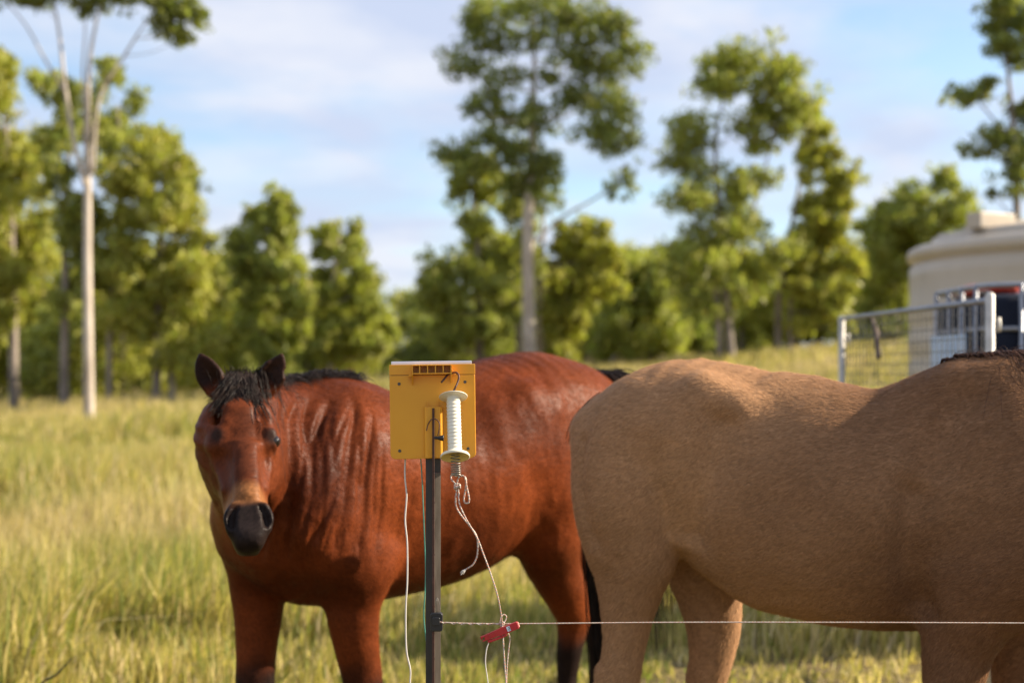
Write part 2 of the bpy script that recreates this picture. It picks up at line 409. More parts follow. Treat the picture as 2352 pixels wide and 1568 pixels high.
# tall central gum and its neighbours
tree('tallest gum in the middle with a pale trunk and open layered crown', 47,
     [[(1216, 850, .26), (1214, 700, .22), (1213, 500, .19), (1222, 340, .15), (1226, 180, .09), (1230, 20, .04)],
      [(1222, 560, .06), (1290, 500, .05), (1360, 460, .035), (1420, 420, .015)]],
     blobs=[(1100, 30, 60, 40), (1180, 20, 60, 40), (1270, 15, 60, 44), (1350, 30, 60, 44), (1410, 70, 52, 44), (1450, 120, 44, 42), (1395, 150, 60, 40), (1320, 100, 60, 40), (1230, 90, 50, 40), (1130, 100, 60, 34), (1075, 140, 54, 32), (1050, 165, 32, 18), (1150, 180, 50, 30),
            (1330, 210, 40, 36), (1370, 240, 52, 44), (1400, 285, 56, 50), (1385, 330, 50, 40), (1120, 230, 46, 34), (1090, 255, 30, 20), (1165, 270, 60, 34), (1230, 280, 44, 44), (1120, 320, 40, 26), (1060, 350, 56, 24), (1020, 350, 24, 16), (1110, 375, 70, 34), (1190, 340, 60, 44), (1240, 400, 56, 50), (1190, 430, 50, 44),
            (1440, 310, 30, 30), (1450, 410, 26, 28), (1410, 435, 22, 16), (1345, 140, 50, 36), (1300, 40, 40, 34), (1090, 60, 30, 40), (1260, 180, 26, 30), (1290, 240, 24, 24), (1250, 455, 40, 30)], nleaf=7600, tone=G_DRK, barkm=PALE_BARK, limbs=36, seed=8, group=TG, size=1.05)
tree('leafy lower tree tucked against the left side of the tallest gum', 49, [[(1102, 850, .16), (1100, 680, .12), (1095, 520, .07), (1080, 400, .03)], [(1190, 850, .09), (1188, 720, .07), (1170, 560, .03)]],
     rows=[(350, 1030, 1090), (400, 1015, 1180), (470, 1020, 1235), (560, 985, 1250), (650, 960, 1240), (740, 965, 1210), (800, 985, 1190)], ncl=66, nleaf=6800, clr=.22, tone=G_MID, seed=9, group=TG)
tree('second slim trunk with bright leaves standing right against the tallest gum', 50, [[(1243, 850, .14), (1240, 700, .11), (1246, 560, .08), (1250, 470, .03)]],
     rows=[(525, 1265, 1400), (585, 1255, 1440), (650, 1245, 1440), (720, 1248, 1360), (790, 1255, 1335), (820, 1260, 1320)], ncl=42, nleaf=4600, clr=.26, tone=G_YEL, barkm=PALE_BARK, seed=10, group=TG)
tree('broad round crowned low tree between the tallest gum and the tall right hand tree', 60, [[(1470, 830, .15), (1468, 740, .11), (1475, 640, .05)]],
     rows=[(585, 1400, 1500), (640, 1365, 1560), (700, 1345, 1590), (760, 1340, 1590), (805, 1350, 1570)], ncl=50, nleaf=5600, clr=.3, tone=G_MID, seed=11, group=TG)
tree('tall open crowned tree with two leaning trunks behind the buckskin rump', 46, [[(1682, 815, .15), (1668, 680, .12), (1650, 480, .09), (1645, 300, .05), (1690, 150, .02)], [(1655, 815, .11), (1640, 650, .09), (1600, 500, .05), (1570, 400, .02)], [(1690, 600, .05), (1740, 450, .04), (1790, 260, .02)]],
     blobs=[(1680, 130, 60, 40), (1640, 170, 50, 36), (1715, 165, 50, 40), (1650, 215, 56, 30), (1760, 195, 50, 40), (1800, 160, 36, 46), (1815, 215, 50, 44), (1760, 250, 50, 40), (1800, 290, 50, 40), (1840, 250, 34, 40), (1585, 290, 50, 40), (1590, 340, 50, 40), (1545, 380, 44, 22), (1610, 390, 50, 30), (1700, 300, 46, 30), (1745, 330, 40, 26), (1580, 470, 56, 36), (1625, 440, 56, 40), (1690, 430, 40, 50), (1740, 400, 40, 40),
            (1650, 520, 70, 46), (1590, 560, 60, 40), (1720, 520, 60, 50), (1570, 620, 50, 40), (1640, 620, 60, 44), (1720, 620, 56, 50), (1790, 580, 50, 44), (1600, 690, 50, 36), (1690, 690, 50, 40)], nleaf=9000, tone=G_MID, limbs=34, seed=12, group=TG, size=1.0)
tree('slim tree with hanging foliage right of the two leaning trunks', 48, [[(1788, 815, .13), (1790, 660, .1), (1830, 460, .06), (1860, 280, .02)], [(1815, 815, .08), (1820, 640, .05), (1880, 450, .02)]],
     rows=[(230, 1835, 1880), (300, 1830, 1905), (380, 1840, 1945), (450, 1830, 1968), (540, 1790, 1975), (620, 1780, 1972), (700, 1790, 1960), (760, 1800, 1950)], ncl=60, nleaf=6500, clr=.27, tone=G_YEL, seed=13, group=TG)
tree('two humped dark green tree just left of the cream water tank', 56, [[(2060, 800, .15), (2070, 650, .11), (2090, 500, .05)]],
     rows=[(395, 2085, 2190), (440, 2045, 2210), (490, 1985, 2225), (560, 1975, 2190), (640, 1965, 2120), (720, 1955, 2100), (780, 1960, 2095)], ncl=60, nleaf=6600, clr=.26, tone=G_MID, seed=14, group=TG)
tree('sparse tall gum with tufted leaves behind the cream water tank', 36, [[(2345, 830, .12), (2338, 500, .1), (2328, 300, .07), (2310, 120, .04), (2300, 10, .02)], [(2325, 320, .035), (2270, 260, .025), (2235, 215, .012)]],
     blobs=[(2240, 212, 44, 24), (2215, 230, 22, 14), (2275, 195, 26, 16), (2290, 110, 40, 26), (2310, 60, 50, 30), (2290, 15, 50, 30), (2345, 30, 50, 40), (2350, 120, 40, 30), (2300, 310, 50, 28), (2260, 340, 36, 20), (2335, 350, 40, 36), (2330, 400, 36, 30), (2345, 250, 30, 30), (2275, 440, 14, 16), (2320, 440, 26, 16), (2400, 60, 60, 50), (2400, 300, 50, 60)], nleaf=3600, tone=G_DRK, seed=15, size=1.1, limbs=16)

# far row: indistinct trees that close the view, copies of three kinds
def far_proto(k, seed, tone):
    r = random.Random(seed); cs = []; rs = []
    H = (5.2, 6.6, 7.6)[k]
    for _ in range(46):
        t = r.random() ** .8; z = .5 + t * (H - .9); wd = (1.9 + .4 * k) * math.sin(math.pi * (.16 + .8 * (z / H)) ** .9) + .3
        a = r.uniform(0, 6.28); q = wd * math.sqrt(r.random())
        cs.append((q * math.cos(a), q * math.sin(a), z)); rr = r.uniform(.45, .85); rs.append((rr, rr, rr * .85))
    t = MB(); t.tube([(0, 0, -.2), (.1, 0, H * .3), (.0, .1, H * .6), (.15, 0, H * .85)], [.13, .1, .07, .02], 7, 4)
    for c in cs[:12]: t.tube([(.05, .05, c[2] * .55), (c[0] * .5, c[1] * .5, c[2] * .8), c], [.05, .035, .012], 5)
    return t, leaf_mesh('crown', cs, rs, 7000, 66, tone, seed)
protos = []
for k in range(3):
    t, lm = far_proto(k, 30 + k, (G_MID, G_DRK, G_YEL)[k]); protos.append([t, lm, None])
fr = random.Random(5)
spots = []
for row, (d0, step, off) in enumerate(((63, 2.6, 0), (76, 2.9, 1.2), (92, 3.2, .5))):
    half = d0 * .44 + 3; x = -half + off
    while x < half:
        spots.append((x + fr.uniform(-.7, .7), d0 + fr.uniform(-4, 4), row)); x += step * fr.uniform(.75, 1.3)
for i, (x, y, row) in enumerate(spots):
    k = fr.randrange(3); px = CX + x / y * F
    sc = {0: .66, 1: .86, 2: 1.0}[row] * fr.uniform(.82, 1.15)
    if px < 540: sc *= 1.35
    if 830 < px < 990: sc *= .8
    root = empty('distant_tree', (x, y, float(ground_z(x, y))), 'small indistinct green tree in the low band behind the paddock trees', 'tree', 'indistinct trees of the far band', rot=(0, 0, fr.uniform(0, 6.28)))
    root.scale = (sc * fr.uniform(.95, 1.3), sc * fr.uniform(.95, 1.3), sc)
    t, lm, tr = protos[k]
    if tr is None:
        o = t.build('trunk', GREY_BARK, root, True); protos[k][2] = o.data
    else: link('trunk', tr, root)
    link('crown', lm, root)

# ------------------------------------------------------------------ horses: one continuous skin each, grown from swept sections
class Body:
    def __init__(s, lo, hi, h):
        s.lo = np.array(lo, float); s.h = h; s.its = 6 if h > .008 else 4; s.n = np.ceil((np.array(hi) - s.lo) / h).astype(int) + 1
        s.F = np.full(s.n, .2, np.float32)
        s.ax = [s.lo[i] + h * np.arange(s.n[i]) for i in range(3)]
    def _blk(s, lo, hi):
        a = np.clip(np.floor((lo - s.lo) / s.h).astype(int), 0, s.n - 1); b = np.clip(np.ceil((hi - s.lo) / s.h).astype(int) + 1, 1, s.n)
        b = np.maximum(b, a + 1)
        sl = tuple(slice(a[i], b[i]) for i in range(3))
        g = [s.ax[i][sl[i]].astype(np.float32) for i in range(3)]
        return sl, g[0][:, None, None], g[1][None, :, None], g[2][None, None, :]
    def part(s, st, U=(0, 1, 0), k=.05, pear=0., n=5, sub=False, cap=.6):
        """st: stations (x, y, z, ru lateral, rv dorsal); U lateral axis"""
        st = np.array(st, float); q = catmull(st, n) if len(st) > 1 else np.vstack([st, st + np.array([[1e-4, 0, 0, 0, 0]])])
        q[:, 3:] = np.maximum(q[:, 3:], .004); mg = k + .035
        rm = q[:, 3:].max(1)
        lo = (q[:, :3] - rm[:, None]).min(0) - mg; hi = (q[:, :3] + rm[:, None]).max(0) + mg
        sl, X, Y, Z = s._blk(lo, hi); off = np.array([x.start for x in sl])
        fld = np.full(s.F[sl].shape, .2, np.float32)
        U = np.array(U, float)
        for i in range(len(q) - 1):
            A, B = q[i, :3], q[i + 1, :3]; d = B - A; L = np.linalg.norm(d)
            if L < 1e-6: continue
            d = d / L; u = U - d * U.dot(d); u /= np.linalg.norm(u); v = np.cross(d, u)
            r = max(q[i, 3:].max(), q[i + 1, 3:].max()) + mg
            sl2, x, y, z = s._blk(np.minimum(A, B) - r, np.maximum(A, B) + r)
            x, y, z = x - A[0], y - A[1], z - A[2]
            w = x * d[0] + y * d[1] + z * d[2]; t = np.clip(w / L, 0, 1)
            qu = x * u[0] + y * u[1] + z * u[2]; qv = x * v[0] + y * v[1] + z * v[2]; qw = w - t * L
            ru = q[i, 3] * (1 - t) + q[i + 1, 3] * t; rv = q[i, 4] * (1 - t) + q[i + 1, 4] * t
            if pear: ru = ru * (1 - pear * np.clip(qv / rv, -1, 1))
            rw = np.minimum(ru, rv) * cap
            a, b, c = qu / ru, qv / rv, qw / rw
            k0 = np.sqrt(a * a + b * b + c * c) + 1e-6; k1 = np.sqrt((a / ru) ** 2 + (b / rv) ** 2 + (c / rw) ** 2) + 1e-6
            f = np.clip(k0 * (k0 - 1) / k1, -.3, .2)
            loc = tuple(slice(max(sl2[j].start - off[j], 0), sl2[j].stop - off[j]) for j in range(3))
            tgt = fld[loc]; np.minimum(tgt, f[:tgt.shape[0], :tgt.shape[1], :tgt.shape[2]], out=tgt)
        Fs = s.F[sl]
        if sub: fld = -fld; hh = np.maximum(k - np.abs(Fs - fld), 0) / k; Fs[...] = np.maximum(Fs, fld) + hh * hh * k / 4
        else: hh = np.maximum(k - np.abs(Fs - fld), 0) / k; Fs[...] = np.minimum(Fs, fld) - hh * hh * k / 4
        return s
    def ball(s, c, r, a=(1, 0, 0), k=.03, sub=False):       # ellipsoid: r = (along a, lateral, dorsal)
        c = np.array(c, float); a = np.array(a, float) / np.linalg.norm(a)
        e = max(r[0] - min(r[1], r[2]) * .6, .002)
        return s.part([(*(c - a * e), r[1], r[2]), (*(c + a * e), r[1], r[2])], U=(0, 1, 0) if abs(a[1]) < .8 else (1, 0, 0), k=k, sub=sub, n=1)
    def side_y(s, x, z, sg):        # skin on one side at (x, z)
        i = int(round((x - s.lo[0]) / s.h)); k = int(round((z - s.lo[2]) / s.h)); r = np.where(s.F[i, :, k] < 0)[0]
        return s.ax[1][r[-1] if sg > 0 else r[0]] if len(r) else 0.
    def tops(s):
        ins = s.F < 0; k = s.n[2] - 1 - np.argmax(ins[:, :, ::-1], axis=2); s._top = np.where(ins.any(2), s.lo[2] + s.h * k, -9.)
    def top(s, x, y):
        i = np.clip(np.round((np.asarray(x) - s.lo[0]) / s.h).astype(int), 0, s.n[0] - 1); j = np.clip(np.round((np.asarray(y) - s.lo[1]) / s.h).astype(int), 0, s.n[1] - 1)
        return s._top[i, j]
    def groove(s, pts, r, k, off=0.):   # shallow crease along the skin; pts (x, z, side)
        q = [(x, s.side_y(x, z, sg) + sg * off, z, r, r) for x, z, sg in pts]
        return s.part(q, U=(0, 1, 0), k=k, sub=True)
    def mesh(s):
        F = s.F; n = F.shape; ins = F < 0
        cnt = np.zeros([i - 1 for i in n], np.int8); acc = np.zeros([i - 1 for i in n] + [3], np.float32)
        c8 = [ins[i:n[0] - 1 + i, j:n[1] - 1 + j, k:n[2] - 1 + k] for i in (0, 1) for j in (0, 1) for k in (0, 1)]
        sm = sum(x.astype(np.int8) for x in c8); act = (sm > 0) & (sm < 8)
        I = np.argwhere(act); vid = np.full(act.shape, -1, np.int32); vid[act] = np.arange(len(I))
        pos = np.zeros((len(I), 3)); num = np.zeros(len(I))
        cor = [np.array((i, j, k)) for i in (0, 1) for j in (0, 1) for k in (0, 1)]
        val = [F[I[:, 0] + c[0], I[:, 1] + c[1], I[:, 2] + c[2]] for c in cor]
        for a in range(8):
            for b in range(a + 1, 8):
                if np.abs(cor[a] - cor[b]).sum() != 1: continue
                m_ = (val[a] < 0) != (val[b] < 0); t = np.where(m_, val[a] / np.where(m_, val[a] - val[b], 1), 0)
                pos += np.where(m_[:, None], cor[a] + t[:, None] * (cor[b] - cor[a]), 0); num += m_
        V = s.lo + s.h * (I + pos / num[:, None])
        Q = []
        for ax in range(3):
            b1, b2 = [(1, 2), (2, 0), (0, 1)][ax]
            sa = [slice(None)] * 3; sb = [slice(None)] * 3; sa[ax] = slice(0, -1); sb[ax] = slice(1, None)
            A, B = ins[tuple(sa)], ins[tuple(sb)]; E = np.argwhere(A != B)
            E = E[(E[:, b1] > 0) & (E[:, b2] > 0) & (E[:, b1] < n[b1] - 1) & (E[:, b2] < n[b2] - 1)]
            flip = ~A[tuple(E.T)]
            d1 = np.zeros(3, int); d1[b1] = 1; d2 = np.zeros(3, int); d2[b2] = 1
            q = np.stack([vid[tuple((E - d1 - d2).T)], vid[tuple((E - d2).T)], vid[tuple(E.T)], vid[tuple((E - d1).T)]], 1)
            q[flip] = q[flip][:, ::-1]; Q.append(q)
        Q = np.vstack(Q)
        ed = np.vstack([Q[:, [0, 1]], Q[:, [1, 2]], Q[:, [2, 3]], Q[:, [3, 0]]])
        deg = np.bincount(ed.ravel(), minlength=len(V)).astype(float)
        for it in range(s.its):
            S = np.zeros_like(V)
            for j in range(3):
                S[:, j] = np.bincount(ed[:, 0], V[ed[:, 1], j], len(V)) + np.bincount(ed[:, 1], V[ed[:, 0], j], len(V))
            V = V + (.5 if it % 2 == 0 else -.42) * (S / deg[:, None] - V)
        return V, Q
def vnormals(V, Q):
    n = np.cross(V[Q[:, 2]] - V[Q[:, 0]], V[Q[:, 3]] - V[Q[:, 1]]); N = np.zeros_like(V)
    for k in range(4):
        for j in range(3): N[:, j] += np.bincount(Q[:, k], n[:, j], len(V))
    return N / (np.linalg.norm(N, axis=1)[:, None] + 1e-12)
def n3(V, sc, off=0.):
    return np.array([mnoise.noise(Vector((x * sc + off, y * sc, z * sc))) for x, y, z in V])
def coat(name, rough, sheen, hair=(18, .35), spec=.35, patch=.12):
    m = Mat(name); at = m.n('ShaderNodeAttribute', attribute_name='tint')
    tc = m.n('ShaderNodeTexCoord').outputs['Object']
    n_fine = m.noise(150, 3, tc, scl=(.35, 1, .6)); n_mid = m.noise(22, 5, tc, .6, scl=(.6, 1, .8)); n_big = m.noise(4.5, 4, tc)
    k = m.mix(1.0, m.ramp(n_fine, [(.3, (.72,) * 3), (.7, (1.18,) * 3)]), m.ramp(n_mid, [(.3, (.8,) * 3), (.7, (1.12,) * 3)]), 'MULTIPLY')
    k = m.mix(1.0, k, m.ramp(n_big, [(.3, (1 - patch, 1 - patch * 1.1, 1 - patch * 1.3)), (.7, (1 + patch, 1 + patch, 1 + patch))]), 'MULTIPLY')
    m.col(m.mix(1.0, at.outputs['Color'], k, 'MULTIPLY'))
    m.l(m.math('ADD', m.math('MULTIPLY', n_mid, .3), rough - .15), m.b.inputs['Roughness'])
    m.b.inputs['Specular IOR Level'].default_value = spec
    m.b.inputs['Sheen Weight'].default_value = sheen; m.b.inputs['Sheen Roughness'].default_value = .45; m.b.inputs['Sheen Tint'].default_value = (1, .85, .7, 1)
    hh = m.math('ADD', n_fine, m.math('MULTIPLY', n_mid, 1.2)); m.bump(hh, .35, .004)
    return m.m
def strands(name, mat, parent, paths, sides=3):
    """paths: list of (points Nx3, root radius, tip radius)"""
    mb = MB()
    for pts, r0, r1 in paths:
        n = len(pts); t = np.linspace(0, 1, n); mb.tube(pts, r0 + (r1 - r0) * t ** 1.3, sides, 0, False)
    return mb.build(name, mat, parent, True)
def skin_object(root, V, Q, colf, mat, bumpf=None):
    N = vnormals(V, Q)
    if bumpf is not None: V = V + N * bumpf(V, N)[:, None]
    C = np.ones((len(V), 4), np.float32); C[:, :3] = colf(V, N)
    me = np_mesh('body', V, Q, mat); a = me.attributes.new('tint', 'FLOAT_COLOR', 'POINT'); a.data.foreach_set('color', C.ravel())
    return link('body', me, root), V, C[:, :3]
def mixc(a, b, t): return np.asarray(a)[None] * (1 - t[:, None]) + np.asarray(b)[None] * t[:, None] if np.ndim(a) == 1 else a * (1 - t[:, None]) + np.asarray(b)[None] * t[:, None]
class Frame:                     # a horse's own axes: x forward, y to its left
    def __init__(s, loc, fx, fy):
        n = math.hypot(fx, fy); s.f = np.array([fx, fy, 0]) / n; s.l = np.array([-fy, fx, 0]) / n; s.o = np.array(loc, float); s.rz = math.atan2(fy, fx)
    def w2l(s, p): p = np.asarray(p, float) - s.o; return np.array([p @ s.f, p @ s.l, p[2]])
    def px(s, px, py, y=0.):     # pixel -> point of the horse's vertical plane at lateral offset y
        rx = (px - CX) / F; d = (s.o @ s.l + y) / (rx * s.l[0] + s.l[1])
        return s.w2l(P(px, py, d))
def fur(root, V, Q, C, mat, n, L, wd, flow, seed, keep=None):
    r = np.random.default_rng(seed); A = V[Q[:, 0]]; ar = np.linalg.norm(np.cross(V[Q[:, 2]] - A, V[Q[:, 3]] - V[Q[:, 1]]), axis=1)
    if keep is not None: ar = ar * keep(A)
    f = r.choice(len(Q), n, p=ar / ar.sum()); a, b = r.random((2, n, 1))
    q = Q[f]; p = (V[q[:, 0]] * (1 - a) + V[q[:, 1]] * a) * (1 - b) + (V[q[:, 3]] * (1 - a) + V[q[:, 2]] * a) * b
    N = vnormals(V, Q)[q[:, 0]]; d = np.broadcast_to(flow(p), p.shape) + r.normal(0, .22, (n, 3)); d = d - N * (d * N).sum(1)[:, None]; d /= np.linalg.norm(d, axis=1)[:, None] + 1e-9
    w = np.cross(N, d); l = L * r.uniform(.5, 1.3, (n, 1)); ww = wd * r.uniform(.6, 1.3, (n, 1))
    tip = p + d * l + N * (l * r.uniform(.12, .38, (n, 1)))
    T = np.stack([p - w * ww, p + w * ww, tip], 1)
    c = np.ones((n, 3, 4), np.float32); c[:, :, :3] = (C[q[:, 0]] * r.uniform(.7, 1.45, (n, 1)))[:, None]
    me = np_mesh('coat_hair', T.reshape(-1, 3), np.arange(3 * n).reshape(-1, 3), mat, False)
    at = me.attributes.new('tint', 'FLOAT_COLOR', 'POINT'); at.data.foreach_set('color', c.ravel())
    return props(link('coat_hair', me, root), kind='stuff')
EYE = Mat('horse_eye').col((.012, .008, .006)).set(Roughness=.06).m
HAIR_BLACK = Mat('dark_horse_hair'); HAIR_BLACK.col(HAIR_BLACK.ramp(HAIR_BLACK.noise(30, 3), [(.3, (.008, .006, .005)), (.7, (.028, .016, .012))])).set(Roughness=.42); HAIR_BLACK.b.inputs['Specular IOR Level'].default_value = .15; HAIR_BLACK = HAIR_BLACK.m
HAIR_BROWN = Mat('brown_black_horse_hair'); HAIR_BROWN.col(HAIR_BROWN.ramp(HAIR_BROWN.noise(26, 3), [(.3, (.022, .011, .007)), (.7, (.10, .045, .026))])).set(Roughness=.45); HAIR_BROWN.b.inputs['Specular IOR Level'].default_value = .15; HAIR_BROWN = HAIR_BROWN.m
HOOF = simple('hoof_horn', (.03, .025, .02), (.09, .075, .06), 12, .55)

def hoof(root, p, yaw=0):
    h = MB(); h.lathe([(.052, 0), (.056, .004), (.046, .06), (.042, .068)], 20, None, True, True)
    o = h.build('hoof', HOOF, root, True); o.location = p; o.scale = (1.12, 1, 1); return o

# ---- buckskin horse (right), seen from its right side, neck stretched level out of the picture
BF = Frame((.19, 4.08, 0), .908, -.419)
def b_(px, py, y=0.): return BF.px(px, py, y)
bk = Body((-.32, -.46, -.02), (2.42, .46, 1.62), .0105)
st = []
for px, top, bot, hw in [(1425, 918, 1190, .17), (1455, 884, 1200, .215), (1500, 852, 1175, .26), (1565, 826, 1165, .275), (1630, 818, 1228, .272), (1700, 828, 1322, .265), (1800, 853, 1398, .278), (1900, 876, 1430, .292), (1990, 891, 1442, .295), (2070, 888, 1442, .285), (2140, 866, 1438, .262), (2210, 838, 1432, .24), (2280, 822, 1420, .22), (2360, 822, 1400, .205), (2440, 850, 1360, .185), (2500, 920, 1320, .15)]:
    a, b = b_(px, top), b_(px, bot); st.append((a[0], 0, (a[2] + b[2]) / 2, hw, (a[2] - b[2]) / 2))
bk.part(st, k=.05, pear=-.03, n=4, cap=.42)
for s in (-1, 1):
    y = s * .135; q = lambda px, py, yy=None, S=s: b_(px, py, S * .135 if yy is None else S * yy)
    if s < 0:   # near hind leg
        pts = [((1500, 930), .10, .11), ((1462, 1030), .135, .155), ((1445, 1130), .14, .148), ((1448, 1215), .125, .135), ((1455, 1285), .105, .120), ((1450, 1345), .085, .097), ((1443, 1405), .072, .076), ((1437, 1470), .062, .062), ((1428, 1525), .057, .060), ((1418, 1575), .052, .060)]
        low = [(-.004, .60, .05, .062), (-.01, .53, .048, .058), (.02, .46, .04, .042), (.03, .30, .033, .033), (.033, .19, .036, .038), (.045, .14, .042, .045), (.075, .085, .036, .038), (.10, .045, .05, .055)]
    else:
        pts = [((1545, 930), .10, .11), ((1545, 1040), .13, .16), ((1575, 1140), .135, .15), ((1605, 1230), .12, .135), ((1622, 1310), .10, .115), ((1632, 1380), .085, .092), ((1638, 1440), .073, .077), ((1635, 1500), .064, .067), ((1625, 1565), .056, .056)]
        low = [(.235, .57, .05, .062), (.225, .51, .048, .058), (.25, .44, .04, .042), (.265, .30, .033, .033), (.27, .19, .036, .038), (.28, .14, .042, .045), (.31, .085, .036, .038), (.335, .045, .05, .055)]
    P3 = []
    for i, ((px, py), ru, rv) in enumerate(pts):
        yy = (.12, .14, .15, .15, .145, .14, .135, .13, .13, .13)[i]
        c = q(px, py, yy); P3.append((c[0], s * yy, c[2], ru, rv))
    dx = P3[-1][0] - low[0][0] + (0 if s < 0 else 0)
    for (x, z, ru, rv) in low: P3.append((x + dx, s * .13, z, ru, rv))
    bk.part(P3, k=.032, n=4, cap=.5)
    hoof_pos = (P3[-1][0], s * .13, .0)
    bk_h = globals().setdefault('bk_hooves', []); bk_h.append(hoof_pos)
    # point of hip, flank fold
    c = b_(1650, 915, s * .2); bk.ball((c[0], s * .195, c[2]), (.06, .022, .022), (1, 0, -.5), k=.10)
    c = b_(1345, 1080, s * .1); bk.ball((c[0] + .05, s * .085, c[2]), (.17, .085, .07), (.12, 0, -1), k=.07)
    bk.part([(*b_(1640, 1060, s * .2)[[0]], s * .205, b_(1640, 1060, s * .2)[2], .03, .03), (*b_(1600, 1160, s * .2)[[0]], s * .2, b_(1600, 1160, s * .2)[2], .035, .03), (*b_(1578, 1232, s * .17)[[0]], s * .17, b_(1578, 1232, s * .17)[2], .03, .022)], k=.05)
    # shoulder blade, upper arm, foreleg
    c = b_(2245, 890, 0)[0]
    bk.part([(c, s * .07, 1.36, .06, .09), (c + .06, s * .15, 1.22, .09, .14), (c + .15, s * .19, 1.05, .095, .15), (c + .21, s * .17, .93, .10, .12)], k=.08)
    bk.part([(c + .18, s * .17, .97, .09, .11), (c + .06, s * .18, .90, .09, .12), (c - .02, s * .165, .83, .075, .10)], k=.07)
    if s < 0:
        fp = [((2222, 1320), .085, .12), ((2208, 1400), .08, .099), ((2203, 1460), .074, .088), ((2195, 1520), .066, .078), ((2188, 1580), .060, .068), ((2183, 1660), .052, .056)]
        kx = b_(2180, 1700, -.15)[0]
    else:
        fp = [((2330, 1320), .085, .11), ((2335, 1400), .078, .094), ((2338, 1480), .07, .08), ((2338, 1560), .06, .066), ((2338, 1640), .052, .055)]
        kx = b_(2338, 1680, .15)[0]
    P3 = []
    for (px, py), ru, rv in fp:
        cc = b_(px, py, s * .15); P3.append((cc[0], s * .15, cc[2], ru, rv))
    for dxx, z, ru, rv in [(0, .46, .05, .055), (.004, .41, .05, .056), (-.004, .35, .036, .038), (0, .25, .031, .032), (0, .17, .034, .036), (.006, .125, .04, .042), (.03, .08, .035, .036), (.055, .045, .048, .052)]:
        P3.append((kx + dxx, s * .15, z, ru, rv))
    bk.part(P3, k=.05, n=4, cap=.5); bk_h.append((P3[-1][0], s * .15, 0))
# neck held level, head lowered (both beyond the right edge)
bk.part([(1.12, 0, 1.10, .19, .31), (1.32, 0, 1.12, .145, .265), (1.52, 0, 1.11, .115, .205), (1.72, 0, 1.06, .095, .155), (1.88, 0, .99, .082, .125)], k=.10, pear=.25)
hd = np.array([.46, 0, -.89]); hd /= np.linalg.norm(hd); hn = np.cross(hd, (0, 1, 0)); h0 = np.array([1.93, 0, 1.10])
def hp(s_, u, nn): return h0 + hd * s_ + np.array([0, u, 0]) + hn * nn
bk.part([(*hp(a, 0, -r), w, r) for a, w, r in [(-.01, .06, .07), (.08, .08, .10), (.18, .09, .115), (.26, .075, .105), (.36, .056, .08), (.46, .05, .062), (.53, .053, .055), (.57, .042, .045)]], k=.05, pear=-.1)
for s in (-1, 1):
    bk.ball(hp(.2, s * .06, -.14), (.11, .04, .08), hd, k=.05)
    bk.part([(*hp(.0, s * .05, -.03), .025, .03), (*(hp(-.06, s * .065, -.03)), .03, .02), (*(hp(-.13, s * .07, -.03)), .008, .006)], k=.02)
for sg in (-1, 1):
    g = [b_(px, py, sg * .22) for px, py in ((1668, 975), (1650, 1040), (1628, 1110), (1604, 1180), (1590, 1232))]
    bk.groove([(c[0], c[2], sg) for c in g], .030, .06, .012)
    g = [b_(px, py, sg * .22) for px, py in ((2112, 1130), (2100, 1200), (2096, 1270), (2102, 1340), (2112, 1395))]
    bk.groove([(c[0], c[2], sg) for c in g], .030, .06, .012)
    g = [b_(px, py, sg * .2) for px, py in ((1348, 1010), (1346, 1090), (1362, 1170), (1385, 1240))]
    bk.groove([(c[0], c[2], sg) for c in g], .016, .03, .009)
    g = [b_(px, py, sg * .2) for px, py in ((2215, 900), (2180, 980), (2160, 1060))]
    bk.groove([(c[0], c[2], sg) for c in g], .03, .06, .022)
V, Q = bk.mesh(); bk.tops()
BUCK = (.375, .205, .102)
def buck_col(V, N):
    x, y, z = V.T; c = np.tile(np.array(BUCK), (len(V), 1))
    nz = n3(V[:, :] , 3.1, 2.); nz2 = n3(V, 9.0, 7.)
    # shade painted into the coat: darker towards the front, lighter buttock and flank fold
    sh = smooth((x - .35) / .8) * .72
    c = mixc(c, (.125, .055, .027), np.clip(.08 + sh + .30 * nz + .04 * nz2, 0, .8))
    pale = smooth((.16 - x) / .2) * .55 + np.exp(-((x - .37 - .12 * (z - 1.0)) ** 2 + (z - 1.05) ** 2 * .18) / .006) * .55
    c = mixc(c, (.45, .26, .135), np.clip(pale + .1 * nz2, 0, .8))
    hb = smooth((.75 + .05 * nz2 - z) / .10) * smooth((1.05 - x) / .1); fb = smooth((.50 + .04 * nz2 - z) / .1)
    c = mixc(c, (.02, .014, .011), np.clip(np.maximum(hb * smooth((.02 + .05 * nz - x + .26 * (y > 0) + .5 * (.6 - z)) / .10), fb), 0, .96))
    return c
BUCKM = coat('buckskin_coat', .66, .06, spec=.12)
buck = empty('buckskin_horse', (.19, 4.08, 0), 'tan buckskin horse standing side on at the right with its head out of view', 'horse', rot=(0, 0, BF.rz))
bV0, bQ = V, Q
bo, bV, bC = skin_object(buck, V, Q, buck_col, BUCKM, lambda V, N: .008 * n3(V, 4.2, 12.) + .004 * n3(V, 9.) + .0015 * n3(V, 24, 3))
for p in bk_hooves: hoof(buck, p)
def plain_hair(name, rough):
    m = Mat(name); at = m.n('ShaderNodeAttribute', attribute_name='tint'); m.l(at.outputs['Color'], m.b.inputs['Base Color']); m.set(Roughness=rough); m.b.inputs['Specular IOR Level'].default_value = .04; return m.m
FURM = plain_hair('short_coat_hair', .65)
fur(buck, bV, bQ, bC, FURM, 230000, .013, .0007, lambda p: np.stack([-.8 + 0 * p[:, 0], 0 * p[:, 0], -.45 - .5 * (p[:, 2] < .85)], 1), 5, lambda A: (A[:, 0] < 1.45) * (A[:, 2] > .35) * np.where(A[:, 1] < .05, 1., .25))
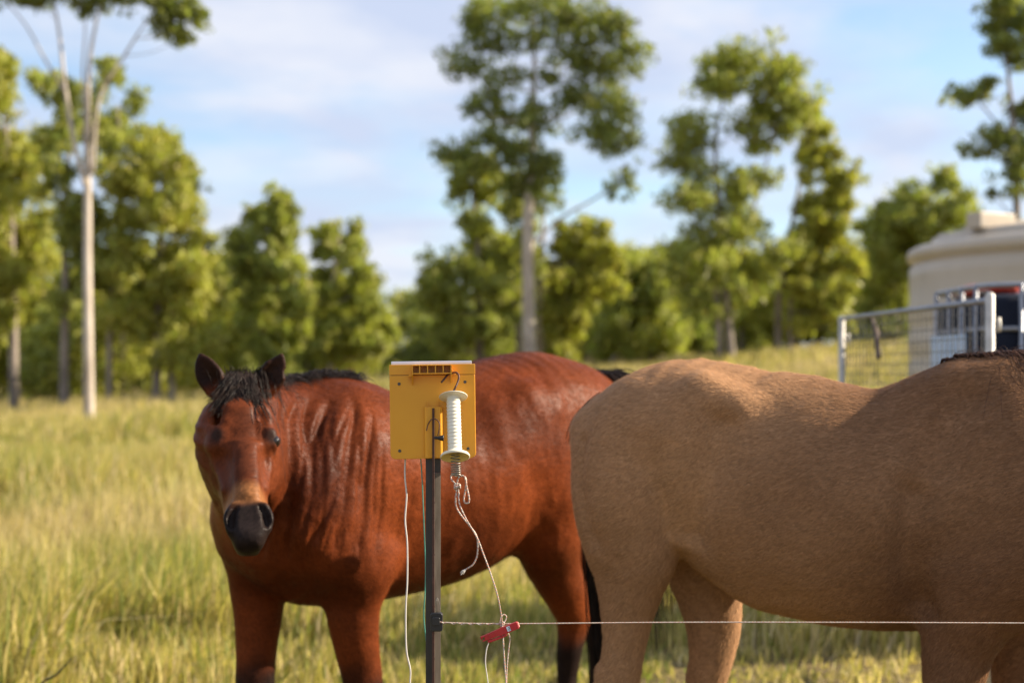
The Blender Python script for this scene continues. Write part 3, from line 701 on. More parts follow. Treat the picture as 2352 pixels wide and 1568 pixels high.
hr = np.random.default_rng(3)
def surf_top(Vx, x0, tol=.03, ymax=.12):
    k = (np.abs(Vx[:, 0] - x0) < tol) & (np.abs(Vx[:, 1]) < ymax); return Vx[k][:, 2].max() if k.any() else 1.2
# mane along crest, falling to the far side with loose strands blown back over the withers
paths = []
for i in range(2300):
    t = hr.random(); x0 = 1.0 + t * .95; g0 = smooth((x0 - 1.0) / .25)
    L = (.05 + .19 * g0) * hr.uniform(.6, 1.25); w = np.linspace(0, 1, 8)
    sd = hr.uniform(-1.15, .1) if hr.random() < .75 else hr.uniform(.1, 1.)
    x = x0 + L * w * hr.uniform(.35, .9); y = hr.normal(0, .010) + sd * L * (w ** .8) * .75
    z = bk.top(x, y) + .004 + (.006 + .018 * g0 * hr.random()) * np.sin(w * 3.0)
    z = np.minimum(z, bk.top(x0, 0.) + .035); z[z < 0] = z[0]
    pts = np.stack([x, y, z], 1) + np.cumsum(hr.normal(0, .0007, (8, 3)), 0)
    paths.append((pts, hr.uniform(.0008, .0016), .0003))
for i in range(46):       # wisps standing off the crest
    x0 = hr.uniform(1.02, 1.35); w = np.linspace(0, 1, 8)[:, None]; L = hr.uniform(.05, .14)
    pts = np.array([x0, hr.normal(0, .01), bk.top(x0, 0.)]) + np.hstack([L * w * hr.uniform(.2, 1.), -L * .6 * w * hr.uniform(-.3, 1), .022 * np.sin(w * 2.6) * hr.uniform(.4, 1.6)])
    paths.append((pts, .0006, .00025))
for i in range(26):       # long strands trailing down the shoulder
    x0 = hr.uniform(1.12, 1.4); w = np.linspace(0, 1, 10); L = hr.uniform(.16, .3)
    x = x0 + L * w * hr.uniform(-.1, .6); z = bk.top(x0, 0.) - L * w * .8
    y = np.array([bk.side_y(a, max(c, .9), -1) if c < bk.top(a, -.06) else -.06 * q for a, c, q in zip(x, z, w)]) - .006
    y = np.minimum.accumulate(y)
    paths.append((np.stack([x, y, z], 1), .0007, .0003))
strands('mane', HAIR_BROWN, buck, paths)
# tail, hanging behind the far buttock
paths = []
dock = b_(1362, 945, .0)
for i in range(420):
    w = np.linspace(0, 1, 9); e = hr.normal(0, 1, 2); L = hr.uniform(.75, 1.02)
    x = dock[0] + .03 - .092 * np.sin(np.clip(w * 3.2, 0, 1.57)) + .018 * e[0] * np.sqrt(w) + .10 * w
    y = .02 + .05 * smooth(w * 1.6) + .03 * e[1] * np.sqrt(w) 
    z = dock[2] + .01 - L * w
    paths.append((np.stack([x, y, z], 1) + np.cumsum(hr.normal(0, .002, (9, 3)), 0), .0016, .0005))
for i in range(150):      # hair lying over the dock
    e = hr.normal(0, 1, 3); q = np.array([b_(px, py, .0) for px, py in ((1398, 908), (1372, 927), (1350, 950), (1336, 978), (1330, 1010))])
    q[:, 1] = hr.normal(.02, .022); q = q + np.array([.010, 0, .008]) * e[0] * np.linspace(.3, 1.2, 5)[:, None] - np.array([.012, 0, -.006])
    k = hr.integers(3, 6); paths.append((catmull(q, 3)[:3 * k], .0014, .0005))
strands('tail', HAIR_BLACK, buck, paths)

# ---- bay horse (left), turned three-quarters towards the camera, head facing the lens
YF = Frame((-.82, 4.15, 0), -.72, -.694)
bay = Body((-1.86, -.42, -.02), (.48, .60, 1.60), .0066)
bay.part([(-.09, 0, 1.02, .15, .18), (-.19, 0, 1.01, .205, .27), (-.32, 0, 1.02, .24, .325), (-.45, 0, 1.028, .262, .345), (-.62, 0, 1.02, .285, .322), (-.8, 0, 1.03, .302, .315), (-.95, 0, 1.10, .30, .335), (-1.08, 0, 1.17, .29, .305), (-1.2, 0, 1.215, .28, .27), (-1.33, 0, 1.215, .265, .252), (-1.45, 0, 1.19, .23, .228), (-1.53, 0, 1.16, .17, .16)], k=.05, pear=.1, n=4, cap=.55)
bay_hooves = []
for s in (-1, 1):
    if s > 0:
        pts = [((1165, 930), .10, .11), ((1215, 1050), .14, .16), ((1245, 1150), .135, .15), ((1250, 1235), .115, .12), ((1272, 1300), .092, .098), ((1298, 1360), .073, .078), ((1316, 1405), .058, .068)]
        P3 = [(*YF.px(px, py, .14 + .01 * (i < 3))[[0]], .14 + .015 * (0 < i < 4), YF.px(px, py, .14)[2], ru, rv) for i, ((px, py), ru, rv) in enumerate(pts)]
        x0, z0 = YF.px(1318, 1440, .14)[[0, 2]]
        low = [(x0, z0, .05, .058), (x0 + .015, z0 - .07, .042, .046), (x0 + .03, .34, .034, .036), (x0 + .032, .2, .036, .038), (x0 + .04, .14, .042, .044), (x0 + .07, .085, .036, .038), (x0 + .09, .045, .05, .054)]
    else:
        P3 = [(-1.22, -.12, 1.30, .1, .11), (-1.28, -.15, 1.16, .14, .16), (-1.32, -.15, 1.02, .135, .15), (-1.40, -.145, .90, .115, .125), (-1.50, -.14, .78, .09, .095), (-1.60, -.135, .68, .07, .075), (-1.68, -.13, .60, .056, .066)]
        x0 = -1.70
        low = [(x0, .55, .05, .058), (x0 + .01, .48, .042, .046), (x0 - .02, .34, .034, .036), (x0 - .03, .2, .036, .038), (x0 - .03, .14, .042, .044), (x0, .085, .036, .038), (x0 + .02, .045, .05, .054)]
    for (x, z, ru, rv) in low: P3.append((x, s * .135, z, ru, rv))
    bay.part(P3, k=.05, n=4, cap=.5); bay_hooves.append((P3[-1][0], s * .135, 0))
    bay.ball((-1.03, s * .205, 1.30), (.06, .03, .035), (1, 0, .1), k=.09)
    bay.ball((-1.50, s * .09, 1.12), (.16, .08, .07), (-.1, 0, -1), k=.07)
    bay.part([(-1.04, s * .235, 1.06, .03, .03), (-1.12, s * .22, .98, .03, .028), (-1.19, s * .19, .90, .025, .02)], k=.05)
    # shoulder, breast, foreleg
    wy = 1.0 if s > 0 else .80
    bay.part([(-.42, s * .08, 1.29, .06, .09), (-.33, s * .17 * wy, 1.17, .085, .14), (-.20, s * .205 * wy, 1.03, .09, .13), (-.14, s * .185 * wy, .93, .085, .10)], k=.08)
    bay.part([(-.18, s * .185 * wy, .96, .085, .1), (-.26, s * .20 * wy, .88, .085, .11), (-.36, s * .185, .81, .08, .095)], k=.07)
    bay.ball((-.11, s * .085, .94), (.10, .08, .075), (0, 0, 1), k=.06)
    yl = .155
    if s > 0: fp = [((826, 1270), .095, .125), ((818, 1340), .085, .10), ((812, 1400), .076, .085), ((816, 1460), .067, .073), ((826, 1520), .060, .064), ((834, 1570), .055, .060)]
    else: fp = [((592, 1280), .09, .11), ((593, 1345), .08, .093), ((593, 1400), .071, .08), ((590, 1460), .064, .07), ((587, 1520), .058, .062), ((586, 1570), .056, .060)]
    P3 = []
    for (px, py), ru, rv in fp:
        c = YF.px(px, py, s * yl); P3.append((c[0], s * yl, c[2], ru, rv))
    kx, kz = P3[-1][0], P3[-1][2]
    for dx, z, ru, rv in [(.004, kz - .05, .052, .058), (-.003, kz - .11, .037, .04), (0, .25, .031, .033), (0, .17, .034, .036), (.006, .125, .04, .042), (.03, .08, .035, .036), (.055, .045, .048, .052)]:
        P3.append((kx + dx, s * yl, z, ru, rv))
    bay.part(P3, k=.05, n=4, cap=.5); bay_hooves.append((P3[-1][0], s * yl, 0))
# neck curving round to its left so that the head faces the lens
O = YF.w2l(P(556, 884, 3.93)); E = YF.w2l(P(573, 1220, 3.62)); ha = (E - O); HL = np.linalg.norm(ha); ha /= HL
hw_ = np.array([math.cos(R(13)), math.sin(R(13)), 0.]); hu = np.array([YF.f @ hw_, YF.l @ hw_, 0.]); hu = hu - ha * hu.dot(ha); hu /= np.linalg.norm(hu); hn = np.cross(ha, hu)
def H(t, u, nn): return O + ha * (t * HL) + hu * u + hn * nn
pol = H(.10, 0, -.085)
bay.part([(-.34, 0, 1.06, .215, .335), (-.22, .015, 1.11, .185, .295), (-.11, .055, 1.155, .155, .245), (-.005, .115, 1.20, .13, .20), (.075, .175, 1.245, .105, .155), (pol[0], pol[1], pol[2] + .01, .085, .115)], U=(-.25, 1, 0), k=.09, pear=.22, n=5)
# head
bay.part([(*H(t, 0, -r), w, r) for t, w, r in [(-.035, .046, .062), (.06, .060, .088), (.16, .070, .105), (.28, .075, .115), (.38, .071, .112), (.50, .059, .092), (.63, .049, .073), (.76, .0435, .061), (.87, .044, .054), (.95, .042, .047), (1.0, .033, .040)]], U=hu, k=.04, pear=-.06)
for s in (-1, 1):
    bay.ball(H(.345, s * .064, -.042), (.034, .024, .026), ha, k=.035)                     # eye bulge
    bay.part([(*H(.27, s * .048, -.010), .014, .014), (*H(.31, s * .068, -.022), .014, .013), (*H(.36, s * .078, -.040), .010, .010)], U=hn, k=.03)   # brow
    bay.ball(H(.22, s * .060, -.022), (.03, .013, .013), ha, k=.03, sub=True)                # hollow over the eye
    bay.part([(*H(.16, s * .054, -.155), .033, .07), (*H(.32, s * .060, -.165), .036, .085), (*H(.46, s * .048, -.145), .03, .06)], U=hu, k=.045)     # jowl
    bay.part([(*H(.44, s * .064, -.075), .012, .012), (*H(.54, s * .056, -.070), .012, .012), (*H(.64, s * .050, -.062), .010, .010)], U=hu, k=.03)  # facial crest
    bay.part([(*H(.46, s * .040, -.15), .026, .035), (*H(.64, s * .034, -.122), .024, .030), (*H(.82, s * .028, -.098), .024, .026)], U=hu, k=.04)   # lower jaw
    bay.part([(*H(.42, s * .014, -.004), .012, .006), (*H(.6, s * .014, -.003), .012, .006), (*H(.76, s * .013, -.003), .011, .006)], U=hu, k=.03)   # nasal bones
    # flared nostril: rim then hollow
    bay.part([(*H(.83, s * .031, -.010), .017, .013), (*H(.89, s * .043, -.014), .021, .018), (*H(.955, s * .041, -.022), .018, .019)], U=hu, k=.025)
    bay.part([(*H(.845, s * .030, .007), .006, .013), (*H(.885, s * .0405, .006), .0105, .019), (*H(.93, s * .0445, .0), .0115, .021), (*H(.965, s * .041, -.006), .008, .016)], U=hu, k=.006, sub=True)
    bay.part([(*H(1.0, s * .008, -.071), .006, .006), (*H(.97, s * .035, -.073), .006, .006), (*H(.90, s * .052, -.072), .006, .006)], U=hn, k=.008, sub=True)   # mouth line
bay.ball(H(.985, 0, -.045), (.036, .040, .028), hu, k=.03)
bay.ball(H(.965, 0, -.095), (.032, .030, .024), hu, k=.022)
# ears
def ear(base, mid, tip, face):
    base, mid, tip = [YF.w2l(q) for q in (base, mid, tip)]
    U = np.cross(tip - base, face); U /= np.linalg.norm(U); fn = np.cross(U, tip - base); fn /= np.linalg.norm(fn)
    if fn @ face < 0: fn = -fn
    low = base * .75 + mid * .25; hi = mid * .42 + tip * .58
    bay.part([(*base, .027, .026), (*low, .036, .026), (*mid, .039, .022), (*hi, .027, .015), (*tip, .006, .006)], U=U, k=.018, n=6)
    o = fn * .019
    bay.part([(*(low * .8 + mid * .2 + o), .017, .016), (*(mid + o), .029, .019), (*(hi + o * .8), .018, .013), (*(hi * .35 + tip * .65 + o * .55), .004, .005)], U=U, k=.008, n=6, sub=True)
    return base, tip
fc = np.array([YF.f @ np.array([0, -1, .1]), YF.l @ np.array([0, -1, .1]), .1])
e1 = ear(P(507, 900, 3.985), P(481, 862, 3.975), P(459, 812, 3.975), fc + .35 * np.array([YF.f[0], YF.l[0], 0]) * -.3)
e2 = ear(P(604, 896, 3.985), P(624, 866, 3.98), P(648, 814, 3.985), fc + .35 * np.array([YF.f[0], YF.l[0], 0]) * .3)
V, Q = bay.mesh(); bay.tops()
def bay_bump(V, N):
    x, y, z = V.T; b = .004 * n3(V, 6.0, 4.) + .0014 * n3(V, 26, 9.)
    # folds of loose skin where the neck bends, running down from the crest on the left side
    reg = smooth((x + .38) / .08) * smooth((.14 - x) / .08) * smooth((z - .84) / .12) * smooth((1.36 - z) / .08) * smooth((y - .02) / .08)
    al = x * .85 - y * .5 + z * .10                                          # across the folds
    W = np.stack([al * 15 + .5 * n3(V, 4.0, 8.), z * 2.2, 0 * z], 1); r1 = np.abs(n3(W, 1.0, 3.)); r2 = np.abs(n3(W * np.array([1.9, 1.5, 1]), 1.0, 31.))
    b = b - reg * (.017 * np.clip(1 - r1 * 3.2, 0, 1) ** 1.5 + .007 * np.clip(1 - r2 * 3.5, 0, 1))
    bar = smooth((-x - .5) / .15) * smooth((x + 1.2) / .15) * smooth((y - .1) / .08)
    b = b + bar * .004 * n3(V * np.array([1.6, 1, .7]), 13., 6.)
    return b
BAYC = (.165, .036, .009)
hl = {}
def bay_col(V, N):
    x, y, z = V.T; c = np.tile(np.array(BAYC), (len(V), 1)); nz = n3(V, 3.4, 1.); nz2 = n3(V, 11, 5.)
    c = mixc(c, (.028, .0058, .0024), np.clip(.35 + .75 * nz + .2 * nz2, 0, .85))
    c = mixc(c, (.175, .042, .0095), np.clip(smooth((-x - 1.0) / .3) * .45 + .12 * nz2, 0, .6))
    bk_ = smooth((.58 + .05 * nz2 - z) / .14); c = mixc(c, (.012, .008, .007), np.clip(bk_, 0, .97))
    # head markings and painted face shade
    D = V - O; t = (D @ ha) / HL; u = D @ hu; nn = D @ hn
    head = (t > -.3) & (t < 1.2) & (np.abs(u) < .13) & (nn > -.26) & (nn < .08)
    mz = np.where(head, smooth((t - .80 - .03 * nz2 - .10 * np.abs(u) / .05 * 0) / .07), 0)
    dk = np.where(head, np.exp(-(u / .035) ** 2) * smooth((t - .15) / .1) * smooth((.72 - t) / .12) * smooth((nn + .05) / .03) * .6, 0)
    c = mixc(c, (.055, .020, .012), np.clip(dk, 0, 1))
    fc_ = np.where(head & (nn > -.2), smooth((t + .05) / .12) * smooth((.74 - t) / .08) * .5, 0); c = mixc(c, (.075, .020, .008), fc_)  # shade of the face put into its colour as a darker brown
    tan = np.where(head, smooth((t - .66) / .08) * smooth((.86 - t) / .05) * .55, 0); c = mixc(c, (.30, .14, .055), np.clip(tan + 0, 0, .8))
    c = mixc(c, (.012, .010, .010), np.clip(mz, 0, .96))
    ey = np.maximum(*[np.exp(-(((t - .35) / .045) ** 2 + ((u - sg * .073) / .018) ** 2)) for sg in (-1, 1)]); c = mixc(c, (.02, .012, .01), np.where(head & (nn > -.09), np.clip(ey * 1.3, 0, .9), 0))
    for B, T in (e1, e2):
        a = T - B; La = np.linalg.norm(a); a = a / La; tt = (V - B) @ a / La; rr = np.linalg.norm(V - B - np.outer(tt * La, a), axis=1)
        e = (tt > .12) & (tt < 1.3) & (rr < .07); c = mixc(c, (.020, .011, .008), np.where(e, np.clip(smooth((tt - .12) / .25) * .92, 0, 1), 0))
    return c
BAYM = coat('bay_coat', .47, .0, spec=.07, patch=.25)
bayr = empty('bay_horse', (-.82, 4.15, 0), 'reddish bay horse with black points facing the camera behind the yellow box', 'horse', rot=(0, 0, YF.rz))
yQ = Q
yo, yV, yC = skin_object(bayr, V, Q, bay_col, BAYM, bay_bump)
for p in bay_hooves: hoof(bayr, p)
fur(bayr, yV, yQ, yC, FURM, 130000, .010, .0007, lambda p: np.stack([-.6 + 0 * p[:, 0], 0 * p[:, 0], -.8 + 0 * p[:, 0]], 1), 6, lambda A: (A[:, 0] < -.02) * (A[:, 2] > .35) * np.where(A[:, 1] > -.1, 1., .2))
def sphere(name, mat, parent, c, r, seg=20):
    mb = MB(); mb.lathe([(max(r * math.sin(a), 1e-5), -r * math.cos(a)) for a in np.linspace(0, math.pi, seg // 2 + 1)], seg)
    o = mb.build(name, mat, parent, True); o.location = c; return o
for s in (-1, 1): sphere('eye', EYE, bayr, H(.355, s * .0775, -.0345), .0195)
# forelock between the ears
hr = np.random.default_rng(8); paths = []
lk = [(hr.normal(0, .02), hr.normal(-.15, .3), hr.uniform(.6, 1.1)) for _ in range(16)]
for i in range(620):
    lu, ls, ll = lk[i % 16]; t0 = hr.uniform(-.10, .04); u0 = lu + hr.normal(0, .007); L = ll * hr.uniform(.07, .14); w = np.linspace(0, 1, 7)[:, None]
    lift = hr.uniform(.006, .022); base = H(t0, u0, -.015)
    pts = base + ha * (L * w) + hu * ((ls + hr.normal(0, .06)) * L * w) + hn * (lift * np.sin(w * 2.6) + .006)
    pts = pts + hn * np.maximum(0, .005 - ((pts - O) @ hn))[:, None]
    paths.append((pts + np.cumsum(hr.normal(0, .0009, (7, 3)), 0), hr.uniform(.0012, .0022), .0005))
for i in range(240):      # tuft standing up at the poll
    u0 = hr.normal(.0, .026); L = hr.uniform(.02, .07); w = np.linspace(0, 1, 6)[:, None]
    pts = H(-.05, u0, -.03) + np.array([0, 0, 1]) * (L * w) + hu * (hr.normal(0, .25) * L * w) + ha * (L * .3 * w ** 2)
    paths.append((pts + np.cumsum(hr.normal(0, .0014, (6, 3)), 0), .0014, .0005))
strands('forelock', HAIR_BLACK, bayr, paths)
# mane: follow the crest
crest = catmull(np.array([H(-.02, 0, -.09) + np.array([0, 0, .06]), (.06, .165, 1.39), (-.01, .115, 1.39), (-.11, .055, 1.395), (-.22, .015, 1.395), (-.34, 0, 1.385), (-.46, 0, 1.375)]), 10)
kd = []
for c in crest:
    k = (np.hypot(yV[:, 0] - c[0], yV[:, 1] - c[1]) < .035) & (yV[:, 2] > 1.1)
    kd.append((c[0], c[1], (yV[k][:, 2].max() if k.any() else c[2]) - .008))
crest = np.array(kd)
paths = []
for i in range(1300):
    a = hr.random() * (len(crest) - 1.001); j = int(a); c = crest[j] * (1 - a + j) + crest[j + 1] * (a - j)
    tg = crest[j + 1] - crest[j]; tg[2] = 0; tg /= np.linalg.norm(tg) + 1e-9; lat = np.array([-tg[1], tg[0], 0])
    if lat[1] < 0: lat = -lat
    L = hr.uniform(.07, .16) * (1 - .55 * (a / len(crest))); w = np.linspace(0, 1, 7)[:, None]
    sd = hr.uniform(-1.0, .1) if hr.random() < .4 else hr.uniform(.1, 1.1)
    pts = c + lat * (sd * .7 * L * w ** .8 + hr.normal(0, .010)) + tg * (L * w * hr.uniform(.0, .8))
    zt_ = bay.top(pts[:, 0], pts[:, 1]); zt_[zt_ < 1.1] = 1.1
    pts[:, 2] = np.minimum(zt_ + .006 + .022 * np.sin(w[:, 0] * 2.9) * hr.random(), c[2] + .035)
    paths.append((pts + np.cumsum(hr.normal(0, .0008, (7, 3)), 0), hr.uniform(.0011, .002), .0005))
strands('mane', HAIR_BLACK, bayr, paths)
# tail carried out to its left and hanging behind the buckskin
paths = []
dk0 = np.array([-1.50, .02, 1.375]); tl = [dk0, dk0 + (-.07, .05, .02), dk0 + (-.16, .10, -.10), dk0 + (-.22, .12, -.35), dk0 + (-.25, .115, -.7), dk0 + (-.27, .11, -1.1)]
tc_ = catmull(np.array(tl), 3)
for i in range(460):
    n = len(tc_); w = np.linspace(0, 1, n)[:, None]; e = hr.normal(0, 1, 3)
    sp = .014 + .045 * np.sin(np.clip(w * 1.8, 0, 1.6)) 
    k = int(n * hr.uniform(.7, 1)); pts = (tc_ + e * sp * np.array([1, 1, .4]))[:k]
    paths.append((pts + np.cumsum(hr.normal(0, .0025, (k, 3)), 0), .0018, .0006))
strands('tail', HAIR_BLACK, bayr, paths)

# ------------------------------------------------------------------ water tank, caged container, mesh gate panel
TANK = simple('cream_tank_plastic', (.43, .36, .275), (.51, .43, .335), 2.5, .42, bump=.05, bd=.01)
tx, ty = 5.91, 13.79; tz = float(ground_z(tx, ty)) - .1
tank = empty('water_tank', (tx, ty, tz), 'large round cream plastic water tank with ribbed wall behind the mesh gate', 'water tank')
zt = 2.62 - tz
prof = [(1.98, 0)]
z = .12
while z < zt - .55:
    prof += [(1.98, z), (2.0, z + .05), (2.0, z + .17), (1.98, z + .22)]; z += .30
prof += [(1.985, zt - .30), (1.985, zt - .195), (1.955, zt - .175), (1.955, zt - .145), (2.0, zt - .12), (2.01, zt - .06), (1.99, zt - .015), (1.94, zt + .01), (1.82, zt + .03)]
mb = MB(); mb.lathe(prof, 96, None, True); mb.build('wall', TANK, tank, True)
mb = MB(); mb.lathe([(1.82, zt + .03), (1.77, zt + .035), (1.765, zt + .10), (1.72, zt + .115), (1.2, zt + .17), (.5, zt + .26), (.2, zt + .28)], 96, None, False, True); mb.build('roof', TANK, tank, True)
for k in range(12):
    a = 2 * math.pi * (k + .5) / 12; q = MB()
    q.tube([(1.70 * math.cos(a), 1.70 * math.sin(a), zt + .11), (.55 * math.cos(a), .55 * math.sin(a), zt + .245)], .05, 8); q.build('roof_rib', TANK, tank, True)
c = P(2252, 520, 12.98); q = MB(); Mz = Matrix.Rotation(R(30), 4, 'Z')
q.box((.235, .085, .075), (.47, .17, .15), Mz); o = q.build('hatch_box', TANK, tank, False, .012); o.location = (c[0] - tx, c[1] - ty, 2.72 - tz)

STEEL = simple('galvanised_steel', (.22, .23, .26), (.36, .37, .40), 14, .45, .75, bump=.05)
GALV = simple('weathered_galvanised_pipe', (.42, .40, .36), (.60, .57, .52), 22, .55, .35, bump=.08)
NAVY = simple('dark_navy_plastic', (.006, .008, .016), (.012, .016, .032), 3, .6); NAVY.node_tree.nodes['Principled BSDF'].inputs['Specular IOR Level'].default_value = .12
TIMBER = simple('grey_weathered_timber', (.16, .12, .085), (.28, .22, .16), 5, .85, bump=.4, bd=.004, scl=(1, 8, 8))
ix0, ix1, iy0, iy1 = 2.40, 3.55, 7.16, 8.16; itop = 1.85; ibot = .78; gz = float(ground_z(2.9, 7.7))
ibc = empty('caged_water_container', (2.98, 7.66, gz), 'dark square bulk water container in a grey steel tube cage', 'container')
Lc = lambda x, y, z: (x - 2.98, y - 7.66, z - gz)
def rrect(z, r=.16, m=0.0, n=6):
    pts = []
    for cx_, cy_, a0 in ((ix1 - r - m, iy1 - r - m, 0), (ix0 + r + m, iy1 - r - m, 90), (ix0 + r + m, iy0 + r + m, 180), (ix1 - r - m, iy0 + r + m, 270)):
        for k in range(n + 1):
            a = R(a0 + 90 * k / n); pts.append(Lc(cx_ + r * math.cos(a), cy_ + r * math.sin(a), z))
    return pts
q = MB()
lev = [(ibot, .10, .16), (ibot + .04, .02, .09), (itop - .085, .02, .09), (itop - .055, .04, .1), (itop - .04, .10, .12), (itop - .035, .2, .12)]
v = []; f = []
for z, mrg, rr in lev: v += rrect(z, rr, mrg)
n = len(v) // len(lev)
for i in range(len(lev) - 1):
    for k in range(n): f.append((i * n + k, i * n + (k + 1) % n, (i + 1) * n + (k + 1) % n, (i + 1) * n + k))
f.append(tuple(range(n))[::-1]); f.append(tuple((len(lev) - 1) * n + k for k in range(n)))
q.add(v, f); bl = q.build('bladder', NAVY, ibc, True)
for z in (itop, 1.63, 1.43, 1.23, 1.03, .83):
    q = MB(); p = rrect(z); q.tube(np.array(p + [p[0]]), .0125 if z < itop else .0145, 8); q.build('cage_ring', STEEL, ibc, True)
for x in np.linspace(ix0 + .16, ix1 - .16, 5):
    for y in (iy0, iy1): q = MB(); q.tube([Lc(x, y - .013 * (1 if y == iy0 else -1), .80), Lc(x, y - .013 * (1 if y == iy0 else -1), itop + .005)], .012, 8); q.build('cage_bar', STEEL, ibc, True)
for y in np.linspace(iy0 + .16, iy1 - .16, 4):
    for x in (ix0, ix1): q = MB(); q.tube([Lc(x - .013 * (1 if x == ix0 else -1), y, .80), Lc(x - .013 * (1 if x == ix0 else -1), y, itop + .005)], .012, 8); q.build('cage_bar', STEEL, ibc, True)
PLATE = simple('pale_blue_zinc_plate', (.34, .48, .70), (.50, .62, .80), 9, .35, .0)
q = MB(); q.box(Lc(ix0 - .035, 7.72, 1.36), (.006, .62, .50)); q.build('side_plate', PLATE, ibc, False, .002)
q = MB(); q.box(Lc(2.98, 7.66, .74), (1.16, 1.02, .05)); q.build('base_tray', STEEL, ibc, False, .005)
for j, yy in enumerate((7.25, 7.66, 8.07)):
    for xx in (2.46, 2.98, 3.5):
        q = MB(); q.box(Lc(xx, yy, (gz + .715) / 2 - .02), (.12, .12, .715 - gz + .04)); q.build('stand_post', TIMBER, ibc, False, .006)
SACK = Mat('red_white_sack'); SACK.col(SACK.ramp(SACK.noise(5, 2, scl=(1, 1.6, 1)), [(.40, (.55, .06, .035)), (.55, (.62, .09, .05)), (.60, (.75, .7, .66))])).set(Roughness=.7); SACK = SACK.m
q = MB(); q.lathe([(.001, -.04), (.16, -.035), (.2, -.01), (.19, .02), (.12, .035), (.001, .042)], 24); sk = q.build('feed_sack', SACK, None, True)
sk.location = (2.62, 7.86, itop - .035 + .045); sk.scale = (.75, 1.5, .9); sk.rotation_euler = (0, 0, .1)
props(sk, 'red and white feed sack lying on top of the caged container', 'sack')

gp = empty('mesh_gate_panel', (1.87, 6.8, 0), 'galvanised pipe yard panel filled with square wire mesh', 'gate panel')
ygz = lambda y: float(ground_z(1.87, y))
for x, y, zt_ in ((1.882, 5.6, 1.715), (1.861, 8.03, 1.715)):
    q = MB(); q.tube([(x - 1.87, y - 6.8, ygz(y) - .25), (x - 1.87, y - 6.8, zt_), (x - 1.87, y - 6.8, zt_ + .012)], [.0185, .0185, .008], 14); q.build('upright', GALV, gp, True)
for z in (1.695, .95, .30):
    q = MB(); q.tube([(.010, -1.185, z), (-.007, 1.215, z + .015)], .0125, 10); q.build('rail', STEEL, gp, True)
q = MB()
for y in np.arange(5.66, 8.0, .075): q.tube([(.0, y - 6.8, .30), (.0, y - 6.8, 1.70)], .0021, 4)
for z in np.arange(.35, 1.68, .05): q.tube([(.004, -1.18, z), (.004, 1.21, z)], .0021, 4)
q.build('wire_mesh', simple('dull_mesh_wire', (.07, .07, .075), (.13, .13, .14), 30, .6, .2), gp, False)
for y, z, x in ((5.6, 1.60, 1.905), (8.03, 1.60, 1.885)):
    q = MB(); q.lathe([(.001, -.03), (.008, -.028), (.010, .0), (.007, .026), (.001, .03)], 12); o = q.build('latch_lug', GALV, gp, True); o.location = (x - 1.87 + .012, y - 6.8, z)
LEATHER = simple('old_brown_strap', (.05, .025, .015), (.11, .055, .03), 20, .7)
q = MB(); q.tube([(1.885, 7.47, 1.70), (1.905, 7.44, 1.62), (1.90, 7.40, 1.55), (1.90, 7.37, 1.48)], [.009, .014, .016, .012], 6, 4)
props(q.build('hanging_strap', LEATHER, None, True), 'dark brown strap hanging from the top rail of the mesh panel', 'strap')

# ------------------------------------------------------------------ small things in the paddock
LOG = bark('burnt_log_bark', (.03, .028, .027), (.07, .062, .055), (.13, .11, .09))
a, b = P(1300, 1285, 11.2), P(1530, 1330, 10.6); a[2] = float(ground_z(a[0], a[1])) + .10; b[2] = float(ground_z(b[0], b[1])) + .08
lg = empty('fallen_log', ((a[0] + b[0]) / 2, (a[1] + b[1]) / 2, 0), 'dark fallen log lying in the grass behind the horses', 'log'); lo_ = np.array([(a[0] + b[0]) / 2, (a[1] + b[1]) / 2, 0])
q = MB(); q.tube(np.array([a, a * .6 + b * .4 + (0, .05, .03), a * .3 + b * .7, b]) - lo_, [.17, .15, .145, .11], 14, 6); q.build('stem', LOG, lg, True)
q = MB(); q.tube(np.array([a * .75 + b * .25, a * .78 + b * .22 + (.02, -.03, .22), a * .8 + b * .2 + (-.06, 0, .36)]) - lo_, [.05, .035, .012], 8, 4); q.build('branch_stub', LOG, lg, True)
MOUND = simple('red_termite_earth', (.20, .085, .045), (.33, .16, .09), 4, .95, bump=.8, bd=.05)
c = P(800, 850, 43); gzz = float(ground_z(c[0], 43))
q = MB(); q.lathe([(.27, -.1), (.26, .2), (.2, .45), (.17, .62), (.10, .78), (.02, .82)], 14)
o = q.build('termite_mound', MOUND, None, True); o.location = (c[0], 43, gzz)
for v in o.data.vertices: v.co += v.normal * .05 * mnoise.noise(v.co * 4)
props(o, 'small reddish termite mound at the foot of the far trees', 'termite mound')
TUB = simple('bleached_tub', (.62, .52, .42), (.75, .64, .54), 5, .6)
td = min(np.arange(14, 60, .25), key=lambda d: abs(HY - (float(ground_z((1412 - CX) / F * d, d)) + .16 - CAMH) / d * F - 817)); c = P(1412, 817, td)
q = MB(); q.lathe([(.16, 0), (.20, .02), (.25, .26), (.27, .27), (.27, .29), (.24, .29), (.19, .05), (.001, .05)], 24, None, True)
o = q.build('feed_tub', TUB, None, True); o.location = (c[0], td, float(ground_z(c[0], td)) + .20); o.rotation_euler = (R(80), 0, R(25))
props(o, 'pale plastic tub lying in the long grass beyond the bay horse rump', 'tub')
TWIG = simple('dark_dry_stalk', (.02, .016, .01), (.045, .035, .022), 30, .8)
b0 = P(40, 1650, 5.0); b0[2] = float(ground_z(b0[0], 5.0)) - .03
q = MB(); q.tube([b0, P(85, 1590, 5.0), P(130, 1548, 5.0), P(167, 1508, 5.0)], [.005, .0042, .0036, .0012], 6, 4)
props(q.build('dry_stalk', TWIG, None, True), 'dark bent dry stalk rising at the bottom left corner', 'stalk')

